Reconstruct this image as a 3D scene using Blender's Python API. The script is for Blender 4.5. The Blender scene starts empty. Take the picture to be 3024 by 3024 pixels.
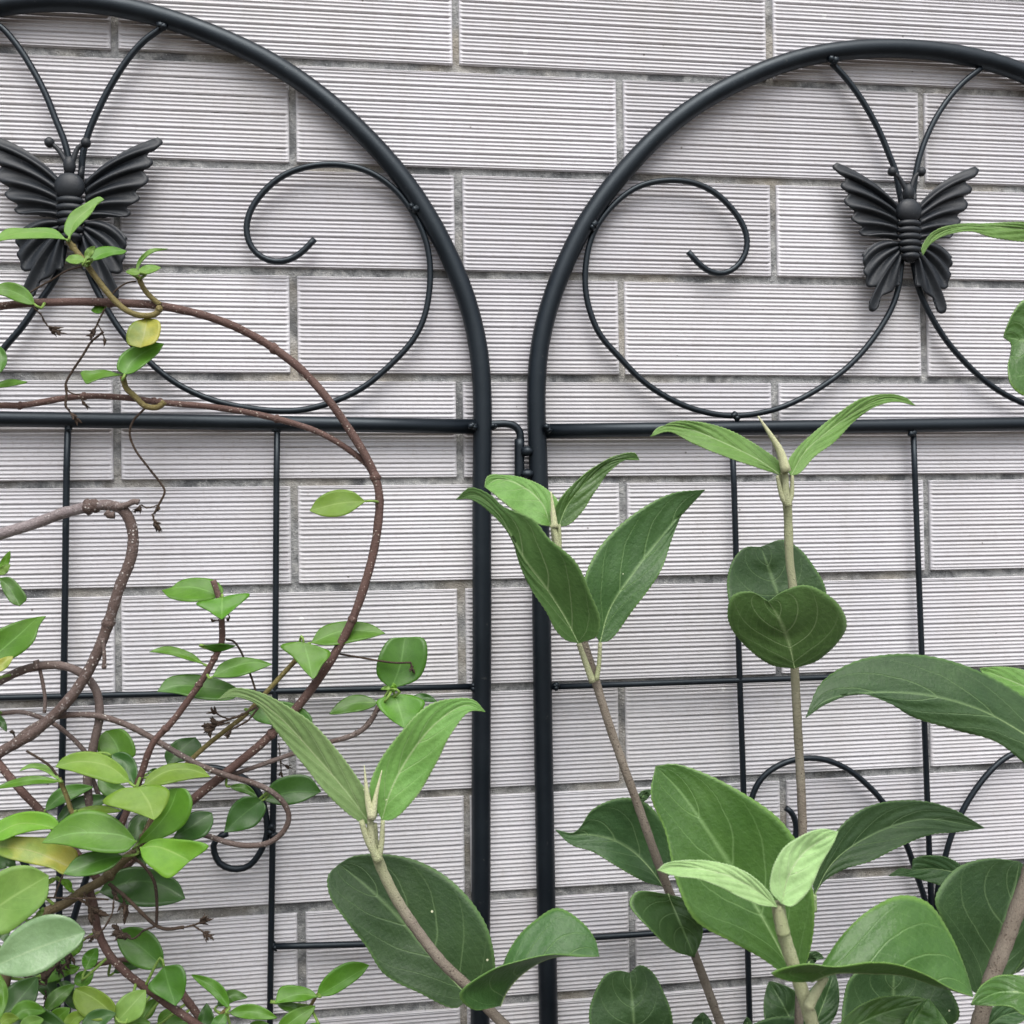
import bpy, math, random
from mathutils import Vector, Matrix
random.seed(7)
rnd = random.random
def uni(a, b): return a + (b - a) * random.random()
scene = bpy.context.scene

# ------------------------------------------------------------------ camera, sky, sun, exposure
F_PX, IMG = 3028.0, 3024.0                       # focal length in photo pixels
GROUND_DROP = 1.25                               # ground lies this far below the wall's datum joint
def _cam_axes(rx, ry, rz):
    c, s = math.cos, math.sin
    X = Matrix(((1, 0, 0), (0, c(rx), -s(rx)), (0, s(rx), c(rx))))
    Y = Matrix(((c(ry), 0, s(ry)), (0, 1, 0), (-s(ry), 0, c(ry))))
    Z = Matrix(((c(rz), -s(rz), 0), (s(rz), c(rz), 0), (0, 0, 1)))
    return Z @ X @ Y
RM = _cam_axes(-0.0117, -0.1313, -0.0142)
def _b(v): return Vector((v[0], v[2], -v[1]))    # x right, y into wall, z up
AX_R, AX_D, AX_F = _b(RM[0]), _b(RM[1]), _b(RM[2])
CAM = Vector((0.1609, -0.6768, GROUND_DROP - 0.3684))
cd = bpy.data.cameras.new('camera'); cam = bpy.data.objects.new('camera', cd)
scene.collection.objects.link(cam)
cd.sensor_width = 36; cd.sensor_fit = 'HORIZONTAL'; cd.lens = 36 * F_PX / IMG
cd.clip_start = 0.02; cd.clip_end = 2000
m = Matrix.Identity(4)
for i in range(3):
    m[i][0] = AX_R[i]; m[i][1] = -AX_D[i]; m[i][2] = -AX_F[i]; m[i][3] = CAM[i]
cam.matrix_world = m
cd.dof.use_dof = True; cd.dof.focus_distance = 0.63; cd.dof.aperture_fstop = 15
scene.camera = cam

SUN_EL, SUN_AZ = 58, -4                          # sun height and turn from straight in front of the wall
w = bpy.data.worlds.new('World'); scene.world = w; w.use_nodes = True
nt = w.node_tree; bg = nt.nodes['Background']
sky = nt.nodes.new('ShaderNodeTexSky'); sky.sky_type = 'NISHITA'; sky.sun_disc = False
sky.sun_elevation = math.radians(SUN_EL); sky.sun_rotation = math.radians(180 + SUN_AZ)
sky.air_density = 1.0; sky.dust_density = 4.0; sky.ozone_density = 1.0
hs = nt.nodes.new('ShaderNodeHueSaturation'); hs.inputs['Saturation'].default_value = 0.42
nt.links.new(sky.outputs[0], hs.inputs['Color']); nt.links.new(hs.outputs[0], bg.inputs['Color'])
bg.inputs['Strength'].default_value = 0.12
sd = bpy.data.lights.new('sun', 'SUN'); sun = bpy.data.objects.new('sun', sd); scene.collection.objects.link(sun)
sd.energy = 1.4; sd.angle = math.radians(46); sd.color = (1.0, 0.985, 0.96)
_e, _a = math.radians(SUN_EL), math.radians(SUN_AZ)
_to = Vector((math.sin(_a) * math.cos(_e), -math.cos(_a) * math.cos(_e), math.sin(_e)))
sun.rotation_euler = _to.to_track_quat('Z', 'Y').to_euler()
sun.location = (0, -3, 4)
vs = scene.view_settings; vs.view_transform = 'Standard'; vs.look = 'None'; vs.gamma = 1
vs.use_curve_mapping = False; vs.exposure = 0.90
scene.cycles.max_bounces = 6; scene.cycles.diffuse_bounces = 3; scene.cycles.glossy_bounces = 2; scene.cycles.transmission_bounces = 3

# ------------------------------------------------------------------ helpers
def P(x, y, off):
    """point `off` metres in front of the wall on the sight line of photo pixel (x, y)"""
    d = AX_R * ((x - 1512) / F_PX) + AX_D * ((y - 1512) / F_PX) + AX_F
    t = (-off - CAM.y) / d.y
    return CAM + d * t
def PXS(off): return (abs(CAM.y) - off) / F_PX   # metres per photo pixel at that depth
FR = {'A': (0, 0, .5176), 'B': (1000, 0, .5176), 'C': (2024, 0, .5176), 'D': (0, 1000, .5176), 'E': (1000, 1000, .5176),
      'F': (2024, 1000, .5176), 'G': (0, 2024, .5176), 'H': (1000, 2024, .5176), 'I': (2024, 2024, .5176),
      'M': (0, 2000, .3106), 'K': (400, 1600, .3106), 'N': (0, 2424, .3106), 'O': (500, 2424, .3106), 'V': (0, 0, 1.5652),
      'Q': (2650, 600, .3363), 'T': (1350, 2600, .3106), 'Z': (2400, 450, .2588), '1': (0, 0, 1)}
def pts(fr, s):
    x0, y0, k = FR[fr]; out = []
    for tok in s.split():
        a = tok.split(','); out.append((x0 + float(a[0]) * k, y0 + float(a[1]) * k) + tuple(float(q) for q in a[2:]))
    return out
def catmull(p, n):
    """smooth resample of points (tuples) to n+1 points, even in arc length"""
    p = [Vector(q) for q in p]
    if len(p) == 2: dense = [p[0].lerp(p[1], i / 60) for i in range(61)]
    else:
        q = [p[0] * 2 - p[1]] + p + [p[-1] * 2 - p[-2]]; dense = []
        for i in range(1, len(q) - 2):
            a, b, c, d = q[i - 1], q[i], q[i + 1], q[i + 2]
            ab, bc, cdd = max((b - a).length, 1e-9) ** .5, max((c - b).length, 1e-9) ** .5, max((d - c).length, 1e-9) ** .5
            m1 = (c - b) + bc * ((b - a) / ab - (c - a) / (ab + bc)); m2 = (c - b) + bc * ((d - c) / cdd - (d - b) / (bc + cdd))
            for k in range(24):
                t = k / 24; t2 = t * t; t3 = t2 * t
                dense.append(b * (2 * t3 - 3 * t2 + 1) + m1 * (t3 - 2 * t2 + t) + c * (3 * t2 - 2 * t3) + m2 * (t3 - t2))
        dense.append(p[-1])
    L = [0]
    for a, b in zip(dense, dense[1:]): L.append(L[-1] + (b - a).length)
    out = []; j = 0
    for i in range(n + 1):
        s = L[-1] * i / n
        while j < len(L) - 2 and L[j + 1] < s: j += 1
        t = (s - L[j]) / max(L[j + 1] - L[j], 1e-9); out.append(dense[j].lerp(dense[j + 1], min(max(t, 0), 1)))
    return out
class MB:
    def __init__(s): s.v = []; s.f = []; s.mi = []; s.uv = {}
    def face(s, f, mi=0): s.f.append(f); s.mi.append(mi)
    def tube(s, pl, rad, sides=10, mi=0, lump=0.0, uv=False):
        n = len(pl); base = len(s.v); up = None
        if uv:
            for i in range(n * sides): s.uv[base + i] = ((i // sides) / (n - 1), .5)
        for i, p in enumerate(pl):
            t = (pl[min(i + 1, n - 1)] - pl[max(i - 1, 0)]).normalized()
            if up is None:
                up = Vector((0, -1, 0)) if abs(t.y) < .9 else Vector((0, 0, 1))
            a = (up - t * up.dot(t)).normalized(); up = a; b = t.cross(a)
            r = rad[i] if isinstance(rad, (list, tuple)) else rad
            for k in range(sides):
                g = 2 * math.pi * k / sides; rr = r * (1 + lump * (rnd() - .5))
                s.v.append(p + (a * math.cos(g) + b * math.sin(g)) * rr)
        for i in range(n - 1):
            for k in range(sides):
                k2 = (k + 1) % sides
                s.face((base + i * sides + k, base + i * sides + k2, base + (i + 1) * sides + k2, base + (i + 1) * sides + k), mi)
        s.face(tuple(base + k for k in range(sides))[::-1], mi); s.face(tuple(base + (n - 1) * sides + k for k in range(sides)), mi)
    def blob(s, c, rx, ry=None, rz=None, mi=0, nu=12, nv=7, lump=0.0):
        ry = ry or rx; rz = rz or rx; base = len(s.v)
        for j in range(nv + 1):
            th = math.pi * j / nv
            for i in range(nu):
                ph = 2 * math.pi * i / nu; q = 1 + lump * (rnd() - .5)
                s.v.append(c + Vector((rx * math.sin(th) * math.cos(ph) * q, ry * math.sin(th) * math.sin(ph) * q, rz * math.cos(th) * q)))
        for j in range(nv):
            for i in range(nu):
                i2 = (i + 1) % nu
                s.face((base + j * nu + i, base + (j + 1) * nu + i, base + (j + 1) * nu + i2, base + j * nu + i2), mi)
    def grid(s, rows, mi=0, uvs=None):
        base = len(s.v); nr, nc = len(rows), len(rows[0])
        for i, r in enumerate(rows):
            for j, p in enumerate(r):
                if uvs: s.uv[len(s.v)] = uvs[i][j]
                s.v.append(p)
        for i in range(nr - 1):
            for j in range(nc - 1):
                s.face((base + i * nc + j, base + i * nc + j + 1, base + (i + 1) * nc + j + 1, base + (i + 1) * nc + j), mi)
WLOC = {}
def link(o, parent=None, world=Vector((0, 0, 0))):
    scene.collection.objects.link(o)
    if parent is not None:
        o.parent = parent; o.location = world - WLOC[parent.name]
    else: o.location = world
    WLOC[o.name] = Vector(world); return o
def make(name, mb, mats, parent=None, origin=None, smooth=True):
    org = Vector(origin) if origin is not None else Vector(mb.v[0])
    me = bpy.data.meshes.new(name); me.from_pydata([tuple(p - org) for p in mb.v], [], mb.f)
    for mt in (mats if isinstance(mats, (list, tuple)) else [mats]): me.materials.append(mt)
    me.polygons.foreach_set('material_index', mb.mi)
    me.polygons.foreach_set('use_smooth', [smooth] * len(mb.f))
    if mb.uv:
        uvl = me.uv_layers.new(name='UVMap')
        for lp in me.loops: uvl.data[lp.index].uv = mb.uv.get(lp.vertex_index, (0.5, 0.5))
    me.update()
    return link(bpy.data.objects.new(name, me), parent, org)
def thing(name, label, cat, loc, group=None):
    o = bpy.data.objects.new(name, None); link(o, None, Vector(loc)); o.empty_display_size = .05
    o['label'] = label; o['category'] = cat
    if group: o['group'] = group
    return o

# ------------------------------------------------------------------ materials
def mat(name):
    mt = bpy.data.materials.new(name); mt.use_nodes = True; n = mt.node_tree
    return mt, n, n.nodes['Principled BSDF']
class NB:
    """short node-building helper"""
    def __init__(s, tree): s.t = tree
    def n(s, kind, **kw):
        nd = s.t.nodes.new('ShaderNode' + kind)
        for k, v in kw.items():
            if hasattr(nd, k): setattr(nd, k, v)
            else: nd.inputs[k.replace('_', ' ')].default_value = v
        return nd
    def l(s, a, b): s.t.links.new(a, b)
    def math(s, op, a, b=None, c=None, clamp=False):
        nd = s.t.nodes.new('ShaderNodeMath'); nd.operation = op; nd.use_clamp = clamp
        for i, q in enumerate((a, b, c)):
            if q is None: continue
            if isinstance(q, (int, float)): nd.inputs[i].default_value = q
            else: s.l(q, nd.inputs[i])
        return nd.outputs[0]
    def mix(s, fac, a, b, mode='MIX'):
        nd = s.t.nodes.new('ShaderNodeMix'); nd.data_type = 'RGBA'; nd.blend_type = mode
        for i, q in ((0, fac), (6, a), (7, b)):
            if isinstance(q, (int, float)): nd.inputs[i].default_value = q
            elif isinstance(q, tuple): nd.inputs[i].default_value = q if len(q) == 4 else q + (1,)
            else: s.l(q, nd.inputs[i])
        return nd.outputs[2]
    def noise(s, vec, scale, detail=4, rough=.55, dist=0.0):
        nd = s.n('TexNoise'); nd.inputs['Scale'].default_value = scale; nd.inputs['Detail'].default_value = detail
        nd.inputs['Roughness'].default_value = rough
        if dist: nd.inputs['Distortion'].default_value = dist
        if vec is not None: s.l(vec, nd.inputs['Vector'])
        return nd.outputs['Fac']
    def ramp(s, fac, stops):
        nd = s.n('ValToRGB'); cr = nd.color_ramp
        while len(cr.elements) < len(stops): cr.elements.new(.5)
        for e, (p, c) in zip(cr.elements, stops):
            e.position = p; e.color = (c if isinstance(c, tuple) else (c, c, c)) + (1,)
        s.l(fac, nd.inputs[0]); return nd.outputs[0]
    def bump(s, h, strength, dist, bsdf):
        nd = s.n('Bump'); nd.inputs['Strength'].default_value = strength; nd.inputs['Distance'].default_value = dist
        s.l(h, nd.inputs['Height']); s.l(nd.outputs[0], bsdf.inputs['Normal']); return nd

def tile_material():
    mt, t, b = mat('ribbed_tile'); N = NB(t)
    geo = N.n('NewGeometry'); info = N.n('ObjectInfo'); pos = geo.outputs['Position']
    big = N.noise(pos, 7, 2); fine = N.noise(pos, 420, 1, .6); mid = N.noise(pos, 60, 3, .6)
    c = N.mix(info.outputs['Random'], (.505, .498, .524), (.606, .600, .627))
    c = N.mix(N.math('MULTIPLY', N.ramp(big, [(.42, 0.0), (.72, 1.0)]), .30), c, (.50, .485, .47))
    c = N.mix(N.math('MULTIPLY', N.ramp(mid, [(.52, 0.0), (.75, 1.0)]), .22), c, (.43, .41, .41))
    c = N.mix(N.math('MULTIPLY', N.ramp(fine, [(.60, 0.0), (.68, 1.0)]), .18), c, (.34, .30, .29))
    mp = N.n('Mapping'); mp.inputs['Scale'].default_value = (26, 1, 2.2); N.l(pos, mp.inputs['Vector'])
    st = N.noise(mp.outputs[0], 1.0, 3, .6)                       # faint run-off streaks
    c = N.mix(N.math('MULTIPLY', N.ramp(st, [(.50, 0.0), (.74, 1.0)]), .30), c, (.40, .385, .36))
    c = N.mix(N.math('MULTIPLY', N.ramp(st, [(.26, 1.0), (.42, 0.0)]), .25), c, (.72, .72, .73))
    vor = N.n('TexVoronoi'); vor.inputs['Scale'].default_value = 48; N.l(pos, vor.inputs['Vector'])
    speck = N.math('LESS_THAN', vor.outputs['Distance'], .035)
    speck = N.math('MULTIPLY', speck, N.math('GREATER_THAN', big, .52))
    c = N.mix(N.math('MULTIPLY', speck, .75), c, (.10, .085, .075))
    v2 = N.n('TexVoronoi'); v2.inputs['Scale'].default_value = 21; N.l(pos, v2.inputs['Vector'])
    c = N.mix(N.math('MULTIPLY', N.math('LESS_THAN', N.math('ADD', v2.outputs['Distance'], N.math('MULTIPLY', mid, .05)), .058), .7), c, (.80, .80, .79))
    N.l(c, b.inputs['Base Color']); b.inputs['Roughness'].default_value = .62
    b.inputs['Specular IOR Level'].default_value = .35
    N.bump(N.noise(pos, 260, 2, .6), .12, .0008, b)
    return mt
def mortar_material():
    mt, t, b = mat('mortar'); N = NB(t)
    geo = N.n('NewGeometry'); pos = geo.outputs['Position']
    n1 = N.noise(pos, 32, 5, .6, .4); n2 = N.noise(pos, 170, 5, .65, .3); n3 = N.noise(pos, 900, 3, .6)
    c = N.ramp(n2, [(.30, (.135, .14, .143)), (.5, (.275, .28, .28)), (.72, (.44, .44, .425))])
    c = N.mix(N.math('MULTIPLY', N.ramp(n1, [(.40, 1.0), (.49, 0.0)]), .75), c, (.065, .07, .075))
    c = N.mix(N.math('MULTIPLY', N.ramp(N.noise(pos, 13, 3), [(.50, 0.0), (.66, 1.0)]), .6), c, (.34, .30, .235))
    c = N.mix(N.math('MULTIPLY', N.ramp(n3, [(.66, 0.0), (.72, 1.0)]), .8), c, (.75, .75, .73))
    c = N.mix(N.math('MULTIPLY', N.ramp(n3, [(.27, 1.0), (.33, 0.0)]), .7), c, (.03, .03, .03))
    N.l(c, b.inputs['Base Color']); b.inputs['Roughness'].default_value = .92
    N.bump(N.math('ADD', n2, N.math('MULTIPLY', n3, .5)), .9, .0022, b)
    return mt
def iron_material():
    mt, t, b = mat('black_powder_coat'); N = NB(t)
    geo = N.n('NewGeometry'); pos = geo.outputs['Position']
    n = N.noise(pos, 30, 4); g = N.noise(pos, 1400, 2)
    c = N.ramp(n, [(.35, (.0030, .0052, .0085)), (.7, (.0060, .0090, .0130))])
    sc = N.math('MULTIPLY', N.ramp(N.noise(pos, 260, 4, .7), [(.66, 0.0), (.74, 1.0)]), .5)
    c = N.mix(sc, c, (.085, .085, .08))
    N.l(c, b.inputs['Base Color'])
    N.l(N.ramp(n, [(.3, .36), (.75, .50)]), b.inputs['Roughness']); b.inputs['Specular IOR Level'].default_value = .42; b.inputs['Specular Tint'].default_value = (.80, .92, 1, 1)
    N.bump(N.math('ADD', g, N.noise(pos, 210, 3)), .10, .0008, b)
    return mt
def leaf_material(name, col, col2, vein, rim=None, veins=0.0, rough=.42, transl=.26, fuzz=0.0, tip=None, spec=.5, mottled=.5):
    mt, t, b = mat(name); N = NB(t)
    uv = N.n('UVMap'); sep = N.n('SeparateXYZ'); N.l(uv.outputs[0], sep.inputs[0])
    u = sep.outputs[0]; av = N.math('ABSOLUTE', N.math('MULTIPLY_ADD', sep.outputs[1], 2.0, -1.0))
    geo = N.n('NewGeometry'); pos = geo.outputs['Position']; info = N.n('ObjectInfo')
    c = N.mix(N.ramp(N.noise(pos, 38, 4, .6), [(.3, 0.0), (.7, 1.0)]), col, col2)
    c = N.mix(N.math('MULTIPLY', N.ramp(N.noise(pos, 240, 4, .65), [(.4, 0.0), (.75, 1.0)]), .42 * mottled * 2), c, tuple(q * .62 for q in col))
    hsv = N.n('HueSaturation'); N.l(c, hsv.inputs['Color'])
    N.l(N.math('MULTIPLY_ADD', info.outputs['Random'], .014, .493), hsv.inputs['Hue'])
    N.l(N.math('MULTIPLY_ADD', info.outputs['Random'], .24, .88), hsv.inputs['Value']); c = hsv.outputs[0]
    if tip is not None:   # yellowing blotches
        c = N.mix(N.ramp(N.noise(pos, 45, 3), [(.42, 0.0), (.60, 1.0)]), c, tip)
    hgt = N.noise(pos, 520, 3)
    if veins > 0:
        wob = N.math('MULTIPLY', N.noise(pos, 60, 1), .05)
        q = N.math('SUBTRACT', N.math('ADD', u, wob), N.math('MULTIPLY', N.math('POWER', av, 1.3), .46))
        fr = N.math('ABSOLUTE', N.math('SUBTRACT', N.math('FRACT', N.math('MULTIPLY', q, 4.6)), .5))
        line = N.math('SUBTRACT', 1.0, N.math('MULTIPLY', fr, 21.0, clamp=True), clamp=True)
        line = N.math('MULTIPLY', line, N.math('SUBTRACT', 1.0, N.math('POWER', av, 2.0), clamp=True))
        r2 = N.math('ABSOLUTE', N.math('SUBTRACT', N.math('FRACT', N.math('MULTIPLY', N.math('ADD', av, N.math('MULTIPLY', u, .8)), 9.0)), .5))
        net = N.math('MULTIPLY', N.math('SUBTRACT', 1.0, N.math('MULTIPLY', r2, 14.0, clamp=True), clamp=True), .22)
        msk = N.math('MULTIPLY', N.math('MAXIMUM', line, net), veins)
        c = N.mix(msk, c, vein)
        hgt = N.math('SUBTRACT', N.math('MULTIPLY', hgt, .45), N.math('MULTIPLY', line, .25))
    mr = N.math('SUBTRACT', 1.0, N.math('MULTIPLY', av, 16.0, clamp=True), clamp=True)
    c = N.mix(N.math('MULTIPLY', mr, .75), c, vein)
    if rim is not None:
        c = N.mix(N.math('MULTIPLY', N.ramp(av, [(.93, 0.0), (.985, 1.0)]), .8), c, rim)
    if fuzz > 0:          # pale flecks of old insect shells
        vor = N.n('TexVoronoi'); vor.inputs['Scale'].default_value = 75; N.l(pos, vor.inputs['Vector'])
        fl = N.math('MULTIPLY', N.math('LESS_THAN', vor.outputs['Distance'], .052), N.math('GREATER_THAN', N.noise(pos, 16, 1), .60))
        c = N.mix(N.math('MULTIPLY', fl, .85), c, (.72, .74, .50))
    N.l(c, b.inputs['Base Color']); b.inputs['Specular IOR Level'].default_value = spec
    N.l(N.math('MULTIPLY_ADD', N.noise(pos, 70, 3), .22, rough - .11), b.inputs['Roughness'])
    if fuzz > 0:
        b.inputs['Sheen Weight'].default_value = fuzz; b.inputs['Sheen Roughness'].default_value = .45
        b.inputs['Sheen Tint'].default_value = (.8, .9, .75, 1)
    N.bump(hgt, .7 if veins > .3 else .2, .0012, b)
    tr = N.n('BsdfTranslucent'); N.l(N.mix(.55, c, (.22, .42, .03), 'MIX'), tr.inputs['Color'])
    mx = N.n('MixShader'); mx.inputs[0].default_value = transl
    N.l(b.outputs[0], mx.inputs[1]); N.l(tr.outputs[0], mx.inputs[2]); N.l(mx.outputs[0], t.nodes['Material Output'].inputs['Surface'])
    return mt
def stem_material(name, c1, c2, speck, rough=.7, sp=.5, scale=300, streak=0.0):
    mt, t, b = mat(name); N = NB(t)
    geo = N.n('NewGeometry'); pos = geo.outputs['Position']
    c = N.mix(N.ramp(N.noise(pos, 45, 4, .6), [(.32, 0.0), (.68, 1.0)]), c1, c2)
    fine = N.noise(pos, scale * 2.4, 4, .7)
    c = N.mix(N.math('MULTIPLY', N.ramp(fine, [(.50, 0.0), (.70, 1.0)]), .45), c, tuple(q * .45 for q in c1))
    vor = N.n('TexVoronoi'); vor.inputs['Scale'].default_value = scale; N.l(pos, vor.inputs['Vector'])
    dots = N.math('MULTIPLY', N.ramp(vor.outputs['Distance'], [(.16, 1.0), (.26, 0.0)]), sp)
    dots = N.math('MULTIPLY', dots, N.ramp(N.noise(pos, 60, 2), [(.40, 0.0), (.58, 1.0)]))
    c = N.mix(dots, c, speck)
    N.l(c, b.inputs['Base Color']); b.inputs['Roughness'].default_value = rough; b.inputs['Specular IOR Level'].default_value = .3
    N.bump(N.math('ADD', fine, N.math('MULTIPLY', dots, 1.4)), .7, .0012, b)
    return mt
def cast_material():
    mt, t, b = mat('matte_cast_metal'); N = NB(t); geo = N.n('NewGeometry'); pos = geo.outputs['Position']
    n = N.noise(pos, 70, 4, .65)
    c = N.ramp(n, [(.3, (.0048, .0074, .0112)), (.75, (.0120, .0166, .0225))])
    N.l(N.mix(N.math('MULTIPLY', N.ramp(N.noise(pos, 330, 3, .7), [(.64, 0.0), (.72, 1.0)]), .5), c, (.09, .09, .085)), b.inputs['Base Color'])
    b.inputs['Roughness'].default_value = .56; b.inputs['Specular IOR Level'].default_value = .5
    N.bump(N.noise(pos, 480, 3, .6), .22, .0006, b); return mt
M_TILE, M_MORTAR, M_IRON, M_CAST = tile_material(), mortar_material(), iron_material(), cast_material()
MID_V = (.24, .36, .12)
LM = {  # climbing plant
  'g':  leaf_material('vine_leaf_green', (.070, .195, .012), (.108, .255, .024), (.17, .36, .07), veins=.2, rough=.42, spec=.36),
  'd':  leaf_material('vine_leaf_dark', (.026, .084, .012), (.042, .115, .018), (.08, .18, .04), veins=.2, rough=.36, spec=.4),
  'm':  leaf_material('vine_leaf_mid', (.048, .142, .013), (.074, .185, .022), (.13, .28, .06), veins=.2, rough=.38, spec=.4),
  'y':  leaf_material('vine_leaf_lime', (.145, .265, .028), (.195, .31, .040), (.28, .40, .09), veins=.2, rough=.45, spec=.3, transl=.32),
  'b':  leaf_material('vine_leaf_bright', (.125, .305, .022), (.185, .35, .030), (.28, .44, .09), veins=.2, rough=.45, spec=.3, transl=.34),
  'w':  leaf_material('vine_leaf_yellowed', (.17, .27, .035), (.25, .31, .05), (.36, .38, .12), rough=.45, tip=(.42, .40, .055), transl=.30),
  'p':  leaf_material('vine_leaf_pale', (.17, .30, .13), (.23, .37, .18), (.30, .42, .22), rough=.30, spec=.6),
  'n':  leaf_material('vine_leaf_young', (.15, .295, .055), (.21, .355, .078), (.30, .44, .13), veins=.2, rough=.45, spec=.3, transl=.32),
  # fuzzy shrub
  'S':  leaf_material('shrub_leaf_dark', (.028, .070, .022), (.046, .098, .032), (.15, .24, .10), (.10, .19, .06), veins=.62, rough=.50, transl=.14, fuzz=.03, spec=.34),
  'T':  leaf_material('shrub_leaf_mid', (.048, .124, .022), (.076, .168, .034), (.20, .34, .12), (.17, .32, .07), veins=.6, rough=.40, transl=.24, fuzz=.03, spec=.45),
  'R':  leaf_material('shrub_leaf_full_green', (.038, .098, .024), (.060, .136, .036), (.18, .30, .11), (.14, .27, .07), veins=.6, rough=.46, transl=.2, fuzz=.03, spec=.38),
  'L':  leaf_material('shrub_leaf_light', (.135, .285, .060), (.18, .34, .085), (.42, .55, .27), (.27, .42, .15), veins=.45, rough=.5, transl=.30, fuzz=.2, spec=.3),
  'U':  leaf_material('shrub_leaf_underside', (.062, .130, .034), (.085, .160, .046), (.24, .33, .15), (.16, .28, .09), veins=.85, rough=.62, transl=.34, fuzz=.2, spec=.2),
  'W':  leaf_material('shrub_leaf_newest', (.33, .53, .205), (.41, .60, .27), (.62, .74, .45), (.48, .66, .34), veins=.5, rough=.6, transl=.32, fuzz=.3, spec=.2),
  'X':  leaf_material('shrub_leaf_sage', (.165, .265, .092), (.21, .31, .125), (.40, .47, .25), (.28, .40, .17), veins=.6, rough=.65, transl=.30, fuzz=.25, spec=.2),
}
M_PET = stem_material('petiole_green', (.22, .33, .13), (.29, .39, .18), (.5, .52, .32), .6, .2)
M_PETV = stem_material('petiole_vine', (.17, .29, .055), (.20, .31, .07), (.25, .3, .10), .5, .2)
M_BARK = stem_material('bark_brown', (.085, .046, .038), (.140, .085, .072), (.52, .45, .38), .62, .75, 420)
M_BARKG = stem_material('bark_grey', (.092, .062, .052), (.165, .130, .118), (.58, .54, .48), .55, .8, 400)
M_OLIVE = stem_material('twig_olive', (.14, .11, .040), (.20, .17, .06), (.38, .32, .16), .55, .4)
M_BARKO = stem_material('bark_olive', (.085, .062, .034), (.145, .115, .060), (.34, .28, .16), .65, .6, 420)
M_DRY = stem_material('withered_brown', (.030, .020, .015), (.085, .058, .040), (.24, .18, .13), .85, .5, 900)
M_FUZZ = stem_material('shrub_stem_fuzzy', (.185, .155, .122), (.275, .240, .195), (.09, .06, .05), .9, .7, 560)
M_FUZZG = stem_material('shrub_stem_green', (.34, .38, .20), (.42, .43, .27), (.22, .17, .12), .85, .35, 650)
M_BUD = stem_material('bud_pale', (.50, .52, .30), (.58, .58, .38), (.66, .64, .46), .85, .3, 500)
def shoot_material(name, a, b_):
    """felted stem: pale green at the growing tip, grey brown further down"""
    mt = stem_material(name, (.185, .155, .122), (.275, .240, .195), (.09, .06, .05), .9, .7, 560); t = mt.node_tree; N = NB(t)
    b = t.nodes['Principled BSDF']; src = b.inputs['Base Color'].links[0].from_socket
    uv = N.n('UVMap'); sep = N.n('SeparateXYZ'); N.l(uv.outputs[0], sep.inputs[0]); geo = N.n('NewGeometry')
    u = N.math('ADD', sep.outputs[0], N.math('MULTIPLY_ADD', N.noise(geo.outputs['Position'], 120, 2), .06, -.03))
    N.l(N.mix(N.math('MULTIPLY', N.ramp(u, [(a, 1.0), (b_, 0.0)]), .85), src, (.36, .39, .22)), b.inputs['Base Color'])
    return mt
def branch_material():
    mt = stem_material('branch_weathered', (.075, .048, .040), (.135, .098, .086), (.60, .56, .52), .55, .85, 360); t = mt.node_tree; N = NB(t)
    b = t.nodes['Principled BSDF']; src = b.inputs['Base Color'].links[0].from_socket
    uv = N.n('UVMap'); sep = N.n('SeparateXYZ'); N.l(uv.outputs[0], sep.inputs[0]); geo = N.n('NewGeometry'); pos = geo.outputs['Position']
    u = N.math('ADD', sep.outputs[0], N.math('MULTIPLY_ADD', N.noise(pos, 70, 3), .5, -.25))
    c = N.mix(N.math('MULTIPLY', N.ramp(u, [(.16, 1.0), (.36, 0.0)]), .75), src, (.27, .235, .24))
    c = N.mix(N.math('MULTIPLY', N.ramp(N.noise(pos, 420, 3, .7), [(.58, 0.0), (.66, 1.0)]), .45), c, (.42, .39, .38))
    N.l(c, b.inputs['Base Color']); return mt
def soil_material():
    mt, t, b = mat('soil'); N = NB(t); geo = N.n('NewGeometry'); n = N.noise(geo.outputs['Position'], 22, 8, .7)
    N.l(N.ramp(n, [(.3, (.05, .035, .025)), (.7, (.13, .10, .075))]), b.inputs['Base Color']); b.inputs['Roughness'].default_value = .95
    N.bump(n, .8, .03, b); return mt
M_SOIL = soil_material()

# ------------------------------------------------------------------ setting: ground
g = MB(); S = 400
g.grid([[Vector((x, y, 0)) for x in (-S, -2, -1, 0, 1, 2, S)] for y in (-S, -2, -1, -.5, 0.02)])
o = make('ground', g, M_SOIL, origin=(0, 0, 0)); o['kind'] = 'structure'

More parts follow.
